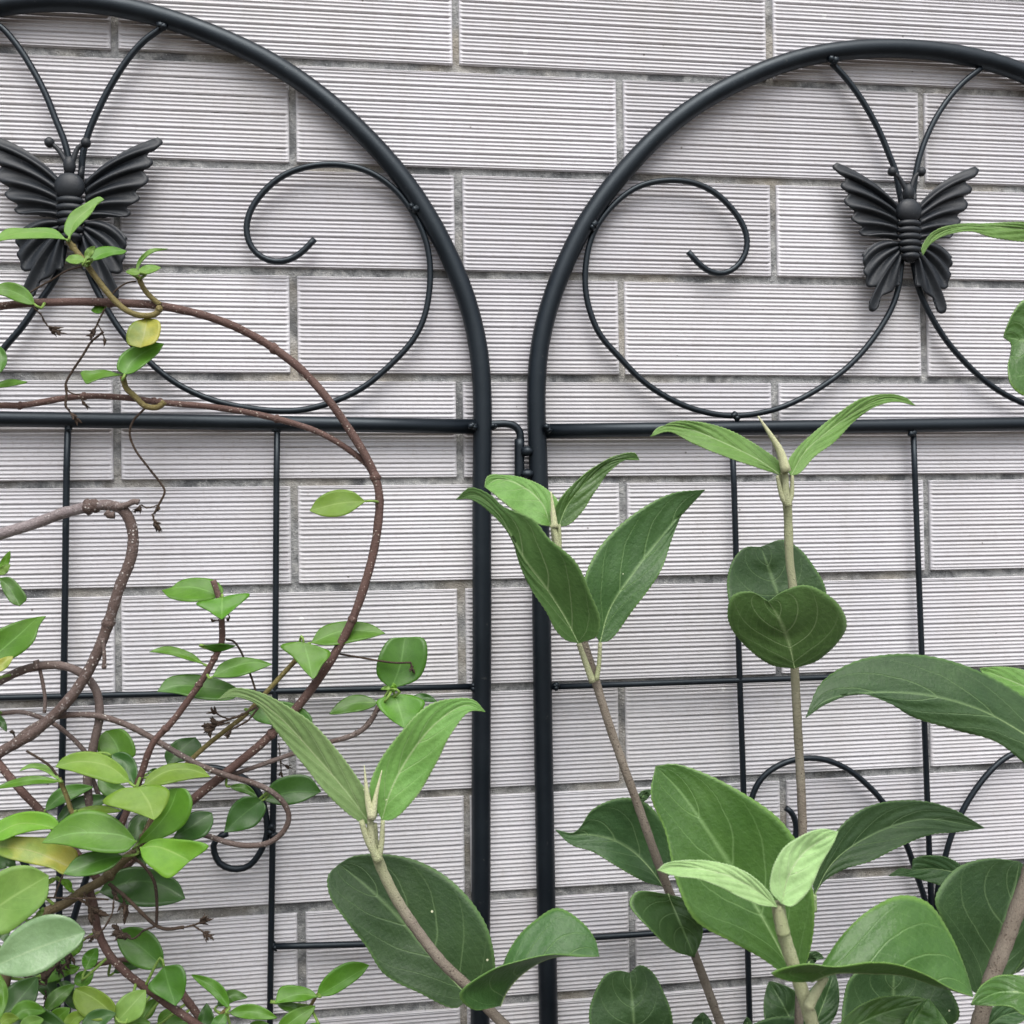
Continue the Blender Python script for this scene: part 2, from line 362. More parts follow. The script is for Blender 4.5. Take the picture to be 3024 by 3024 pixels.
# ------------------------------------------------------------------ ribbed tile wall
RH, RW = 0.068, 0.2164                           # course pitch and tile pitch
JH, JV = 0.0051, 0.0046                          # joint sizes
TW, TH = RW - JV, RH - JH
def tile_profile(seed):
    r = random.Random(seed); k = TH / 281.0; prof = []
    pos = [0, 8.5, 19.4, 30.3, 44.2]; lines = [(0, 0)]
    y = 44.2; strong = [(8.5, .38), (19.4, .38), (30.3, .38), (44.2, 1)]
    for gi in range(4):
        for d, s_ in ((13, .38), (24, .38), (35, .38), (48.7, 1)): strong.append((44.2 + gi * 48.7 + d, s_))
    for d in (13, 24, 35): strong.append((44.2 + 4 * 48.7 + d, .38))
    strong = [(a + r.uniform(-.5, .5), b * r.uniform(.85, 1.15)) for a, b in strong]
    prev = 3.0; prevd = .25; out = [(0.0, .0009), (1.2, .0003), (3.0, .0001)]
    for a, s_ in strong:
        d = .00130 * s_ + .00028; w_ = a - prev
        out += [(prev + w_ * .22, .00062 + .0004 * prevd), (prev + w_ * .50, .00018 + .0001 * prevd), (prev + w_ * .72, 0.0), (a - 1.7, .00018 + .0002 * s_), (a - .55, d), (a + .35, d)]
        prev = a + .35; prevd = s_
    out += [(prev + 2.2, .0004), (prev + 5, .0001), (279.0, .0002), (280.4, .0006), (281.0, .0016)]
    return [(z * k, d) for z, d in out]
def tile_mesh(seed):
    r = random.Random(seed + 50); pr = tile_profile(seed); T = .0062; rows = []
    xs = [0, .0004, .0016, .0030] + [TW * q for q in (.2, .4, .6, .8)] + [TW - .0030, TW - .0016, TW - .0004, TW]
    mb = MB(); nx = len(xs)
    for i, x in enumerate(xs):
        e = min(i, nx - 1 - i); row = []
        f = (0, 0, .12, 1, 1, 1)[min(e, 5)]; sink = (.0014, .0004, .00015, 0, 0, 0)[min(e, 5)]
        for z, d in pr:
            edge = 1 if (z < .0006 or z > TH - .0004) else f
            wob = .00002 * r.uniform(-1, 1)
            row.append(Vector((x - TW / 2, -T + max(d * edge, 0) + sink + wob * f + (.0002 if f < .5 and d > .0001 else 0), TH / 2 - z)))
        rows.append(row)
    mb.grid(rows)
    # sides back to the bed
    n = len(pr); b0 = len(mb.v)
    loop = [0 * n + j for j in range(n)] + [i * n + n - 1 for i in range(1, nx)] + [(nx - 1) * n + j for j in range(n - 2, -1, -1)] + [i * n for i in range(nx - 2, 0, -1)]
    for q in loop: p = mb.v[q]; mb.v.append(Vector((p.x, .004, p.z)))
    for i in range(len(loop)):
        j = (i + 1) % len(loop); mb.face((loop[j], loop[i], b0 + i, b0 + j))
    me = bpy.data.meshes.new('tile'); me.from_pydata([tuple(p) for p in mb.v], [], mb.f); me.materials.append(M_TILE)
    me.polygons.foreach_set('use_smooth', [len(set(f)) == 4 and k < (nx - 1) * (n - 1) for k, f in enumerate(mb.f)])
    me.update(); return me
TILES = [tile_mesh(s) for s in range(5)]
wall = thing('tiled_wall', 'pale grey wall of ribbed rectangular tiles with grey mortar joints behind the trellis', 'wall', (.30, 0, 0))
ROW_DX = {0: .0004, 1: .0021, 2: .0005, 3: .001, 4: -.0003, 5: .0003, 6: -.0011, 7: -.0026, 8: .0007, 9: .0017, 10: -.0030}
ROW_DZ = {0: .0004, 1: 0.0002, 2: .0002, 3: .0001, 4: 0, 5: .0006, 6: .0003, 7: .0003, 8: .0006, 9: -.0006, 10: -.0012}
tr_ = random.Random(3); count = 0
for row in range(-6, 18):
    for col in range(-3, 6):
        x = (col + .5) * RW + (row % 2) * RW / 2 + ROW_DX.get(row, 0) + tr_.uniform(-.0004, .0004)
        z = GROUND_DROP - (row + .5) * RH + ROW_DZ.get(row, 0) + tr_.uniform(-.0002, .0002)
        o = bpy.data.objects.new('tile', TILES[tr_.randrange(5)])
        link(o, wall, Vector((x, tr_.uniform(-.0005, .0003), z)))
        o.rotation_euler = (tr_.uniform(-.006, .006), tr_.uniform(-.0011, .0011), tr_.uniform(-.002, .002))
# mortar bed, raised a little unevenly in the joints
mb = MB(); rows = []
X0, X1, Z0, Z1 = -.75, 1.5, -.02, GROUND_DROP + 6 * RH + .05
mb.grid([[Vector((X0 + (X1 - X0) * i / 260, -.0040 + random.uniform(-.0006, .0006), Z1 + (Z0 - Z1) * j / 200)) for i in range(261)] for j in range(201)])
b0 = len(mb.v)
for p in ((X0, .12, Z0), (X1, .12, Z0), (X1, .12, Z1), (X0, .12, Z1)): mb.v.append(Vector(p))
mb.face((b0, b0 + 1, b0 + 2, b0 + 3)); mb.face((0, 260, b0 + 2, b0 + 3)); mb.face((0, b0 + 3, b0, 200 * 261)); mb.face((260, 200 * 261 + 260, b0 + 1, b0 + 2))
make('mortar', mb, M_MORTAR, wall, origin=(.30, 0, 0))

# ------------------------------------------------------------------ trellis panels
TOFF, R_T, R_RAIL, R_ROD = .0145, .0062, .0048, .0020
def wp(fr, s, off=TOFF): return [P(q[0], q[1], off) for q in pts(fr, s)]
def taubin(q, it):
    for k in range(it * 2):
        f = .5 if k % 2 == 0 else -.52
        q = [q[0]] + [b + ((a + c) / 2 - b) * f for a, b, c in zip(q, q[1:], q[2:])] + [q[-1]]
    return q
def iron(name, parent, pl, r, n=None, sides=12, welds=(), fair=0):
    mb = MB(); q = taubin([Vector(p) for p in catmull(pl, n or max(6, len(pl) * 5))], fair)
    mb.tube(q, [r * uni(.992, 1.012) for _ in q], sides, 0, .012)
    for p, rr in welds:
        for k in range(3): mb.blob(p + Vector((uni(-1, 1), uni(-.3, .3), uni(-1, 1))) * rr * .55, rr * .66, rr * .6, rr * .6, nu=9, nv=6, lump=.55)
    return make(name, mb, M_IRON, parent)
def mirror(pl, ax): return [Vector((2 * ax - p.x, p.y, p.z)) for p in pl]
def down(p, z): return Vector((p.x, p.y, z))

def wing_mesh(E, R0, R1, bow0, bow1, nr, amp, back, mirrored):
    def tx(x, y):
        if mirrored: return (1100 + (1100 - x) * .95, y + .055 * (1100 - x))
        return (x, y)
    E = catmull([tuple(e) for e in E], 120); mb = MB(); rows = []
    rc = (Vector(R0) + Vector(R1)) / 2; an = [math.atan2(-(e.y - rc.y), -(e.x - rc.x)) for e in E]
    an = [a if a > -1.9 else a + 2 * math.pi for a in an]; a0, a1 = an[0], an[-1]
    fr_ = [min(max((a - a0) / (a1 - a0), 0), 1) for a in an]; k_ = 0
    for i in range(len(fr_)): k_ = max(k_, fr_[i]); fr_[i] = k_
    for i, e in enumerate(E):
        u = fr_[i] if nr == 4 else i / 120; r = Vector(R0).lerp(Vector(R1), u); d = e - r; nrm = Vector((d.y, -d.x)).normalized()
        if nrm.y > 0 and bow0 > 0: nrm = -nrm
        bow = bow0 * (1 - u) + bow1 * u; row = []
        for j in range(19):
            t = j / 18; p = r + d * t + nrm * bow * 4 * t * (1 - t)
            x, y = tx(p.x, p.y); q = P(FR['Z'][0] + x * .2588, FR['Z'][1] + y * .2588, TOFF + .0065)
            hgt = amp * (2.0 * (.5 + .5 * math.cos(2 * math.pi * (u * nr - .5))) ** 1.15 - 1) * min(1, t * 5 + .25) * (1 - .75 * t ** 6) - back * t
            q.y -= hgt; row.append(q)
        rows.append(row)
    if mirrored: rows = [r[::-1] for r in rows]
    mb.grid(rows); return mb
UP_E = [(290, 103), (243, 145), (285, 212), (398, 292), (333, 360), (349, 406), (426, 456), (376, 534), (400, 594), (502, 675), (460, 736), (494, 786), (584, 846), (548, 895), (578, 932), (622, 942), (760, 945), (812, 955)]
LO_E = [(572, 1165), (590, 1192), (577, 1242), (607, 1302), (589, 1360), (618, 1425), (622, 1500), (650, 1530), (733, 1538), (700, 1630), (648, 1738), (662, 1800), (702, 1812), (742, 1785), (795, 1640), (900, 1590), (948, 1522), (1000, 1512), (992, 1400)]
HEAD = P(FR['Z'][0] + 1095 * .2588, FR['Z'][1] + 670 * .2588, TOFF + .0065)
def zc(x, y, off): return P(FR['Z'][0] + x * .2588, FR['Z'][1] + y * .2588, off)
BFLY = None
def butterfly(panel, at):
    """cast butterfly; parts carry the ornament: body, four wings, two antennae"""
    global BFLY
    if BFLY is None:
        BFLY = []; px = PXS(.02) * .2588 * 1.16
        b = MB(); bo = TOFF + .0085
        b.blob(zc(1095, 670, bo), 136 * px, .0052, 130 * px, nu=24, nv=14)
        for k in range(6):
            y = 815 + k * 74; wdt = (126, 130, 128, 124, 116, 100)[k]
            b.blob(zc(1100 + k * 3, y, bo), wdt * px, .0046, 46 * px, nu=22, nv=9)
        b.blob(zc(1108, 1215, bo - .002), 62 * px, .0034, 40 * px, nu=14, nv=8)
        b.blob(zc(1092, 455, bo), 58 * px, .0035, 90 * px, nu=14, nv=8)
        b.tube([zc(1020, 460, bo - .003), zc(1030, 590, bo - .003)], [14 * px, 34 * px], 8); b.tube([zc(1170, 460, bo - .003), zc(1150, 590, bo - .003)], [14 * px, 34 * px], 8)
        BFLY.append(('body', b, 0))
        for pl, ball in ((((1085, 470), (1040, 380), (985, 290), (935, 240)), (905, 220)), (((1105, 470), (1130, 380), (1165, 280), (1210, 235)), (1240, 222))):
            a = MB(); a.tube([Vector(q) for q in catmull([zc(x, y, bo) for x, y in pl], 10)], [30 * px - i * px for i in range(11)], 8)
            c = zc(ball[0], ball[1], bo); a.blob(c, 47 * px, 44 * px, 50 * px, nu=12, nv=8); BFLY.append(('antenna', a, 0))
        for mir in (False, True):
            BFLY.append(('wing', wing_mesh(UP_E, (985, 602), (970, 1000), 62, 8, 5, .0019, .002, mir), 1))
            BFLY.append(('wing', wing_mesh(LO_E, (980, 1020), (1008, 1190), 78, 0, 4, .0016, .001, mir), 1))
    first = not any('meshdata' in d for d in BFX)
    root = bpy.data.objects.new('butterfly', None); link(root, panel, at); root.empty_display_size = .02
    for i, (nm, b, sol) in enumerate(BFLY):
        if len(BFX) <= i:
            o = make(nm, b, M_CAST, root, origin=HEAD); BFX.append({'meshdata': o.data}); o.location = (0, 0, 0)
        else:
            o = bpy.data.objects.new(nm, BFX[i]['meshdata']); link(o, root, at)
        if sol:
            md = o.modifiers.new('thickness', 'SOLIDIFY'); md.thickness = .0013; md.offset = 0
    return root
BFX = []

# ---- right panel
AXR = P(2700, 1290, TOFF).x
right = thing('garden_trellis', 'black iron arched trellis panel at the right, its butterfly clear of the vine', 'trellis', (AXR, -TOFF, 0), 'pair of hinged trellis panels')
archR = wp('1', '2671,146 2541,147.5 2412,163 2283,198 2153,261 2024,330 1926,422 1823,533 1751,621 1698,725 1651,828 1615,932 1598,1000 1588,1090 1585,1165 1586,1250')
apex = Vector((AXR, -TOFF, max(p.z for p in archR) + .0004))
half = [p for p in archR if p.x < AXR - .012]
postR = wp('1', '1590,1362 1599,1776 1602,2024 1613,2671 1620,3024')
bot = Vector((postR[-1].x + (postR[-1].x - postR[0].x) * .4, -TOFF, -.08))
line = [bot] + postR[::-1] + half[::-1] + [apex]
iron('frame_tube', right, line + mirror(line[:-1][::-1], AXR), R_T, 240, 16, fair=60)
railR = wp('1', '1600,1273 2541,1259'); dirn = (railR[1] - railR[0]).normalized()
rA = railR[0]; rB = Vector((2 * AXR - rA.x, -TOFF, rA.z + dirn.z * 2 * (AXR - rA.x)))
iron('rail', right, [rA, rB], R_RAIL, 6, 14, [(P(1612, 1266, TOFF + .007), .0036)])
vl = wp('1', '2456,186 2500,233 2541.6,290 2573,342 2604,404 2627,461 2645,507 2654,559 2661,595 2668,640')
iron('rod', right, vl, R_ROD, welds=[(P(2458, 183, TOFF + .004), .0038)])
iron('rod', right, wp('1', '2896,202 2842,246 2795,300 2759,357 2730.5,419 2712,476 2701,533 2696,585 2694,640'), R_ROD)
SCR = '2663,766 2653,849 2630,916 2578,1000 2521,1067 2464,1116 2386,1166 2309,1202 2241,1220 2169,1228 2102,1221 2024,1199 1932,1150 1869,1098 1818,1041 1779,1000 1747,932 1731,869 1729,797 1738,735 1753,688 1781,642 1828,590 1880,554 1932,538 2000,533 2065,546 2117,574 2164,621 2197,673 2206,714 2197,756 2174,787 2135,807 2096,802 2063,776 2032,743'
sl = wp('1', SCR)
iron('scroll', right, sl, R_ROD, 130, 10, fair=25, welds=[(P(1757, 668, TOFF + .004), .0034), (P(2169, 1232, TOFF + .001), .0034)])
sr = wp('1', '2697,776 2712,849 2743.5,921 2793,1003 2852,1072 2914,1129 2971,1166 3024,1191.5')
iron('scroll', right, sr + [p for p in mirror(sl, AXR) if p.x > sr[-1].x + .012][0:0] + [p for k, p in enumerate(mirror(sl, AXR)) if k >= 8], R_ROD, 130, 10, fair=25)
rodA = wp('1', '2160,1270 2165,1362 2182,1932 2195,2309 2214,3024'); rodA.append(rodA[-1] + (rodA[-1] - rodA[1]) * .9)
rodB = wp('1', '2697,1270 2706,1517 2720,1880 2738,2350 2749,2645'); rodB.append(rodB[-1] + (rodB[-1] - rodB[1]) * 1.2)
iron('rod', right, rodA, R_ROD, 20, 10, [(P(2161, 1292, TOFF + .001), .003)])
iron('rod', right, rodB, R_ROD, 20, 10, [(P(2697, 1285, TOFF + .002), .0036)])
iron('rod', right, [Vector((2 * AXR - p.x, p.y, p.z)) for p in rodA], R_ROD, 20, 10)
for a, b2, wl in (('1625,2029', '3060,1979', 1), ('1612,2778', '2206,2738', 0)):
    pl = wp('1', a + ' ' + b2)
    if wl: pl[1] = pl[0] + (pl[1] - pl[0]) * 1.75
    iron('cross_bar', right, pl, R_ROD, 8, 10, [(P(1640, 2030, TOFF + .002), .003)] if wl else [])
pl = wp('1', '1612,2778 2206,2738'); iron('cross_bar', right, [Vector((2 * AXR - p.x, p.y, p.z)) for p in pl], R_ROD, 8, 10)
LOW = '2731,2660 2712,2598 2679,2500 2645,2433 2609,2371 2557,2314 2500,2270 2438,2244 2386,2239 2334,2247 2283,2270 2246,2303 2224,2345 2213,2400 2216,2460 2240,2510 2285,2528 2330,2505 2350,2466 2348,2422 2335,2397 2321,2386'
lowl = wp('1', LOW); ctr = P(2749, 2645, TOFF)
tail = [Vector((ctr.x - .004, -TOFF, ctr.z - .09)), Vector((ctr.x - .004, -TOFF, ctr.z - .04))]
iron('lower_scroll', right, tail + lowl, R_ROD, 90, 10)
lowr = wp('1', '2767,2650 2790,2536 2811,2464 2847,2386 2893.6,2314 2945,2257 2992,2226')
mm = mirror(lowl, ctr.x)
iron('lower_scroll', right, mirror(tail, ctr.x) + lowr + [p for k, p in enumerate(mm) if k >= 8], R_ROD, 90, 10)
sleeve = MB()
sleeve.tube([Vector(q) for q in catmull(wp('1', '1534,1297 1534,1420', TOFF), 6)], .0033, 16)
for y in (1333, 1400): sleeve.blob(P(1557, y, TOFF + .003), .0042, .0034, .0032, nu=10, nv=6, lump=.3)
make('hinge_sleeve', sleeve, M_IRON, right)
butterfly(right, HEAD)

# ---- left panel
headL = P(214, 551, TOFF + .0065); AXL = headL.x - .0005
left = thing('garden_trellis', 'black iron arched trellis panel at the left, overgrown by the vine', 'trellis', (AXL, -TOFF, 0), 'pair of hinged trellis panels')
archL = wp('1', '330,21 479,52 657,118 836,206 1000,331 1096,424 1184,520 1251,621 1309,725 1355,828 1391,932 1407,1000 1420,1103 1423,1180 1424,1260')
apexL = Vector((AXL, -TOFF, archL[0].z + .0028))
postL = wp('1', '1423,1500 1423,1985 1422,2024 1420,2671 1418,3024')
botL = Vector((postL[-1].x, -TOFF, -.08))
line = [botL] + postL[::-1] + archL[::-1] + [apexL]
iron('frame_tube', left, line + mirror(line[:-1][::-1], AXL), R_T, 240, 16, fair=60)
railL = wp('1', '0,1237 1418,1260'); dirn = (railL[1] - railL[0]).normalized()
rB = railL[1]; rA = rB - dirn * (2 * (rB.x - AXL))
iron('rail', left, [rA, rB], R_RAIL, 6, 14, [(P(1399, 1256, TOFF + .007), .0034)])
vr = wp('1', '481,80 424,122 373,181 321,264 285,336 261,394 246,450 241,497 238,540')
iron('rod', left, vr, R_ROD, welds=[(P(482, 78, TOFF + .004), .0034)])
iron('rod', left, [Vector((2 * AXL - vr[0].x, -TOFF, vr[0].z))] + wp('1', '0,78 47,129 93,199 135,279 166,357 189,414 200,455 207,492 212,540'), R_ROD)
SCL = '236,709 250,770 282,849 321,921 370,994 440,1067 497,1116 569,1158 662,1191 766,1209 838,1214 906,1208 1000,1180 1078,1140 1155,1075 1222,1000 1254,932 1268,854 1270,792 1261,725 1238,662 1212,618 1171,564 1124,528 1078,502 1000,487 957,486 906,494 849,512 797,549 756,595 732,647 729,678 738,719 761,750 797,769 833,771 875,757 903,732 929,706'
sl = wp('1', SCL)
iron('scroll', left, sl, R_ROD, 130, 10, fair=25, welds=[(P(1221, 616, TOFF + .004), .0034)])
s2 = wp('1', '190,725 171,807 124,880 47,989 13,1024')
iron('scroll', left, s2 + [p for k, p in enumerate(mirror(sl, AXL)) if k >= 6], R_ROD, 130, 10, fair=25)
rod1 = wp('1', '201,1245 199,1280 189,1983 184,2231 180,2386'); rod1.append(rod1[-1] + (rod1[-1] - rod1[1]) * 1.6)
rod2 = wp('1', '819,1250 818,1280 812,2050 805,2490 800,2800 797,3024'); rod2.append(rod2[-1] + (rod2[-1] - rod2[1]) * .9)
iron('rod', left, rod1, R_ROD, 20, 10, [(P(200, 1265, TOFF + .001), .003)])
iron('rod', left, rod2, R_ROD, 20, 10, [(P(818, 1272, TOFF + .001), .003), (P(803, 2445, TOFF + .002), .003), (P(803, 2462, TOFF + .002), .003)])
iron('rod', left, mirror(rod2, rod1[1].x), R_ROD, 20, 10)
pl = wp('1', '0,2061 1412,2027'); pl[0] = pl[1] - (pl[1] - pl[0]).normalized() * 2 * (pl[1].x - AXL)
iron('cross_bar', left, pl, R_ROD, 8, 10, [(P(1396, 2029, TOFF + .002), .003)])
pl = wp('1', '803,2795 1418,2780'); iron('cross_bar', left, pl, R_ROD, 8, 10, [(P(809, 2795, TOFF), .003)])
iron('cross_bar', left, mirror(pl, AXL), R_ROD, 8, 10)
k = (rod2[3].x - rod1[4].x) / (rodB[3].x - rodA[3].x); x1 = P(176, 2500, TOFF).x; dz = P(803, 2452, TOFF).z - P(2213, 2430, TOFF).z
lowL = [Vector((x1 + (ctr.x - p.x) * k, -TOFF, p.z + dz)) for p in tail + lowl[:-9]] + wp('1', '789,2440 786,2474 766,2521 735,2557 694,2567 652,2552 634,2521 632,2490 652,2469 673,2461')
iron('lower_scroll', left, lowL, R_ROD, 90, 10)
iron('lower_scroll', left, mirror(lowL, x1), R_ROD, 90, 10)
iron('hinge_hook', left, wp('1', '1440,1253 1470,1252 1497,1252 1521,1259 1535,1278 1536,1300 1536,1330'), .0025, 24, 12, [(P(1456, 1253, TOFF + .001), .0034)])
butterfly(left, headL)

# ------------------------------------------------------------------ plant helpers
STEMS = {}        # plant name -> [(object, [points])]
def stem(plant, name, fr, s, off, dia, mt, lump=.10, n=None, to_ground=None, taper=1.0, sides=9, nodes=()):
    """s: photo points x,y[,extra depth]; dia in photo pixels"""
    q = pts(fr, s); pl = [P(a[0], a[1], off + (a[2] if len(a) > 2 else 0)) for a in q]
    nn = n or max(8, len(pl) * 5); rr = PXS(off) * dia / 2
    sm = [Vector(p) for p in catmull(pl, nn)]
    rad = [rr * (1 + (taper - 1) * i / nn) * (1 + random.uniform(-.05, .05)) for i in range(nn + 1)]
    if to_ground is not None:
        e = sm[-1]; d = (sm[-1] - sm[-4]).normalized()
        gx, gy = to_ground; tgt = Vector((gx, gy, -.02)); c1 = e + d * .25 * e.z
        for i in range(1, 13):
            t = i / 12; sm.append(e * (1 - t) ** 2 + c1 * 2 * t * (1 - t) + tgt * t * t); rad.append(rad[nn] * (1 + .25 * t))
    mb = MB(); mb.tube(sm, rad, sides, 0, lump * .6, uv=True)
    for t in nodes:
        i = int(t * nn); mb.blob(sm[i], rad[i] * uni(1.15, 1.4), rad[i] * uni(1.15, 1.35), rad[i] * uni(1.1, 1.4), nu=9, nv=6, lump=.3)
    o = make(name, mb, mt, plant)
    STEMS.setdefault(plant.name, []).append((o, sm)); return o
def nearest(plant, p):
    best = None
    for o, sm in STEMS[plant.name]:
        if o.name.startswith('tendril'): continue
        d = min((q - p).length_squared for q in sm)
        if best is None or d < best[0]: best = (d, o)
    return best[1]
def leaf(plant, tone, fr, mid, L, R, off, tilt=.45, fold=.22, dl=0.0, dr=0.0, curl=0.0, shrub=False, parent=None, pet=None, label=None, prof=.85, serr=None):
    """mid/L/R: traced midrib and edges (or half width). Lower photo points come nearer for tilt > 0."""
    kx = FR[fr][2]; mp = pts(fr, mid); base, tip = mp[0][:2], mp[-1][:2]
    NS, MS = (76, 9) if shrub else (24, 5)
    m2 = catmull([q[:2] for q in mp], NS)
    def edge(E, sgn):
        if isinstance(E, (int, float)):
            out = []
            for i in range(NS + 1):
                a, b = m2[max(i - 1, 0)], m2[min(i + 1, NS)]; d = (b - a).normalized(); n = Vector((d.y, -d.x)) * sgn
                t = i / NS; out.append(m2[i] + n * E * kx * math.sin(math.pi * min(1, t ** prof)) ** .78)
            return out
        return catmull([base] + [q[:2] for q in pts(fr, E)] + [tip], NS)
    eL, eR = edge(L, 1), edge(R, -1); s = PXS(off); ph, ph2 = rnd() * 6.28, rnd() * 6.28
    if shrub or serr:
        amp = 2.0 if serr is None else serr
        for e, sg in ((eL, 1), (eR, -1)):
            for i in range(1, NS):
                d = (e[i] - m2[i]); ln = max(d.length, 1e-6); e[i] = e[i] + d / ln * amp * ((i % 2) - .5) * min(1, ln / 30)
    wl = max((a - b).length for a, b in zip(eL, m2)); wr = max((a - b).length for a, b in zip(eR, m2))
    rows, uvs = [], []
    for i in range(NS + 1):
        t = i / NS; row, uvr = [], []; env = math.sin(math.pi * min(max(t, 0), 1)) ** .6
        for j in range(-MS, MS + 1):
            v = abs(j) / MS; e = eL if j < 0 else eR; p = m2[i].lerp(e[i], v); wdt = (wl if j < 0 else wr)
            o_ = off + tilt * (p.y - base[1]) * s + curl * (t ** 2) * s
            o_ += fold * (v ** 1.5) * (e[i] - m2[i]).length * s + (dl if j < 0 else dr) * v * env
            o_ += .0007 * v * math.sin(t * 11 + ph + (1.7 if j < 0 else 0)) * env + .0005 * math.sin(t * 5 + ph2)
            if shrub: o_ += .0012 * abs(math.sin(math.pi * 4.6 * (t - .46 * v ** 1.3 + .05))) * env * (1 - v * .6) * min(1, v * 4)
            if shrub: o_ += .0016 * math.sin(t * 7 + ph2 + (2.1 if j < 0 else 0)) * v * env + .0009 * math.sin(t * 13 + ph) * (1 - v) * env
            row.append(P(p.x, p.y, max(o_, .012))); uvr.append((t, .5 + .5 * (v if j > 0 else -v)))
        rows.append(row); uvs.append(uvr)
    mb = MB(); mb.grid(rows, 0, uvs)
    n = 2 * MS + 1; ax = [rows[i][MS] for i in range(NS + 1)]
    rv = (.00050 if shrub else .00032)
    back = Vector((0, .0003, 0))
    mb.tube([p + back for p in ax[:NS - 1]], [rv * (1 - .85 * i / (NS - 2)) for i in range(NS - 1)], 6, 1)
    if pet:
        pp = [P(a[0], a[1], off + (a[2] if len(a) > 2 else 0)) for a in pts(fr, pet)]
        q = [Vector(x) for x in catmull(pp + [ax[0]], 8)]; mb.tube(q, [rv * 2.4 * (1.25 - .25 * i / 8) for i in range(9)], 7, 1)
    if parent is None: parent = nearest(plant, ax[0])
    if not pet:
        q = min((x for o_, sm in STEMS[plant.name] if o_ is parent for x in sm), key=lambda x: (x - ax[0]).length)
        if not shrub and .0015 < (q - ax[0]).length < .024:
            d0 = (ax[0] - ax[3]).normalized() * (q - ax[0]).length * .3
            pl = [Vector(x) for x in catmull([q, ax[0] + d0, ax[0]], 8)]
            mb.tube(pl, [rv * 1.6 * (1.3 - .3 * i / 8) for i in range(9)], 7, 1)
    o = make('leaf', mb, [LM[tone], M_PET if shrub else M_PETV], parent, origin=ax[0])
    md = o.modifiers.new('thickness', 'SOLIDIFY'); md.thickness = .00042 if not shrub else .0005; md.offset = 0
    if label: o['label'] = label
    return o
def withered(plant, name, fr, s, off, n, spread, dia, mt=None):
    """dead flower head: crinkled strips round the last traced point"""
    q = pts(fr, s); mb = MB(); c = P(q[-1][0], q[-1][1], off); r = PXS(off)
    axis = (c - P(q[-2][0], q[-2][1], off)).normalized() if len(q) > 1 else Vector((0, 0, -1))
    if len(q) > 1:
        pl = [P(a[0], a[1], off) for a in q]; nn = len(pl) * 6
        mb.tube([Vector(p) + Vector((uni(-1, 1), uni(-1, 1), uni(-1, 1))) * r * .8 for p in catmull(pl, nn)], [r * dia / 2 * uni(.75, 1.25) for _ in range(nn + 1)], 6, 0, .25)
    for k in range(n):
        d = (axis + Vector((uni(-1, 1), uni(-1, 1), uni(-1, 1))) * .5).normalized(); a = c - axis * r * spread * uni(-.1, .6); pl = [a]
        for j in range(3):
            d = (d + Vector((uni(-1, 1), uni(-1, 1), uni(-1, 1))) * .5).normalized(); pl.append(pl[-1] + d * r * spread * uni(.12, .34))
        w0 = r * dia * uni(.5, 1.1)
        mb.tube([Vector(p) for p in catmull(pl, 7)], [w0 * q_ for q_ in (.5, .8, 1, .7, .9, .6, .4, .15)], 5, 0, .5)
    mb.blob(c - axis * r * spread * .15, r * spread * .17, r * spread * .15, r * spread * .2, nu=9, nv=6, lump=.9)
    return make(name, mb, mt or M_DRY, nearest(plant, c) if plant.name in STEMS else plant)

# ------------------------------------------------------------------ climbing vine on the left panel
VB = P(150, 3024, .08)
vine = thing('climbing_vine', 'twining vine with brown woody stems and glossy oval leaves covering the left trellis', 'vine', (VB.x, -.08, 0))
vs_ = lambda *a, **k: stem(vine, 'stem', *a, **k)
tw = lambda *a, **k: stem(vine, 'tendril', *a, **k)
GX, GY = VB.x, -.07
vs_('V', '-90,600 0,578 120,570 230,572 305,578 400,600 480,635 560,690 620,755 665,820 700,880 715,930 712,1000 695,1080 660,1180 615,1260 560,1335 500,1397 430,1455 360,1512 300,1570 230,1640', .062, 23, M_BARK, .12, 110, taper=1.15, nodes=(.155, .16, .33, .50, .505, .66, .8))
vs_('V', '-60,775 0,765 40,765 150,748 230,750 310,760 400,768 500,785 600,815 660,850 695,880 712,918', .058, 18, M_BARK, .12, 70, nodes=(.12, .27, .42, .43, .7))
vs_('V', '-80,1035 0,1008 60,990 130,965 200,953 232,962 250,1000 248,1050 225,1110 200,1190 170,1260 130,1320 60,1385 0,1420 -60,1470', .075, 32, branch_material(), .09, 140, taper=.95, nodes=(.27, .28, .58))
vs_('V', '-50,1315 0,1285 50,1262 110,1255 150,1268 180,1300 188,1350 178,1400 165,1470 172,1540 178,1580', .066, 24, M_BARKG, .12, 60)
tw('V', '70,1245 73,1255 80,1285 85,1320 84,1345', .066, 10, M_BARKG, .2)
vs_('M', '-120,350 0,345 200,330 380,380 540,460 700,590 800,700 850,760 880,960 930,1100 960,1300', .06, 13, M_BARKG, .15, 50)
vs_('M', '-200,860 0,720 150,600 350,450 560,370 750,355 950,370 1200,450 1450,580 1700,730 1932,850 2180,940 2420,1010 2600,1100 2720,1230 2745,1350 2690,1470 2560,1570 2380,1600 2200,1580 2010,1520 1850,1470', .070, 18, M_BARKG, .12, 120, taper=.85, nodes=(.12,))
vs_('K', '740,365 775,470 815,600 820,740 820,960 760,1090 650,1290 520,1480 350,1710 190,1880 130,1990 60,2200 -30,2440 -140,2700', .085, 17, M_BARK, .12, 80, taper=1.2, nodes=(.31, .42, .62))
vs_('K', '1530,1120 1400,1260 1200,1480 1050,1640 900,1760 660,1950 440,2160', .06, 14, M_OLIVE, .1, 40)
vs_('G', '-60,380 20,480 120,600 230,715 330,840 470,1000 560,1110', .075, 22, M_BARK, .12, 40)
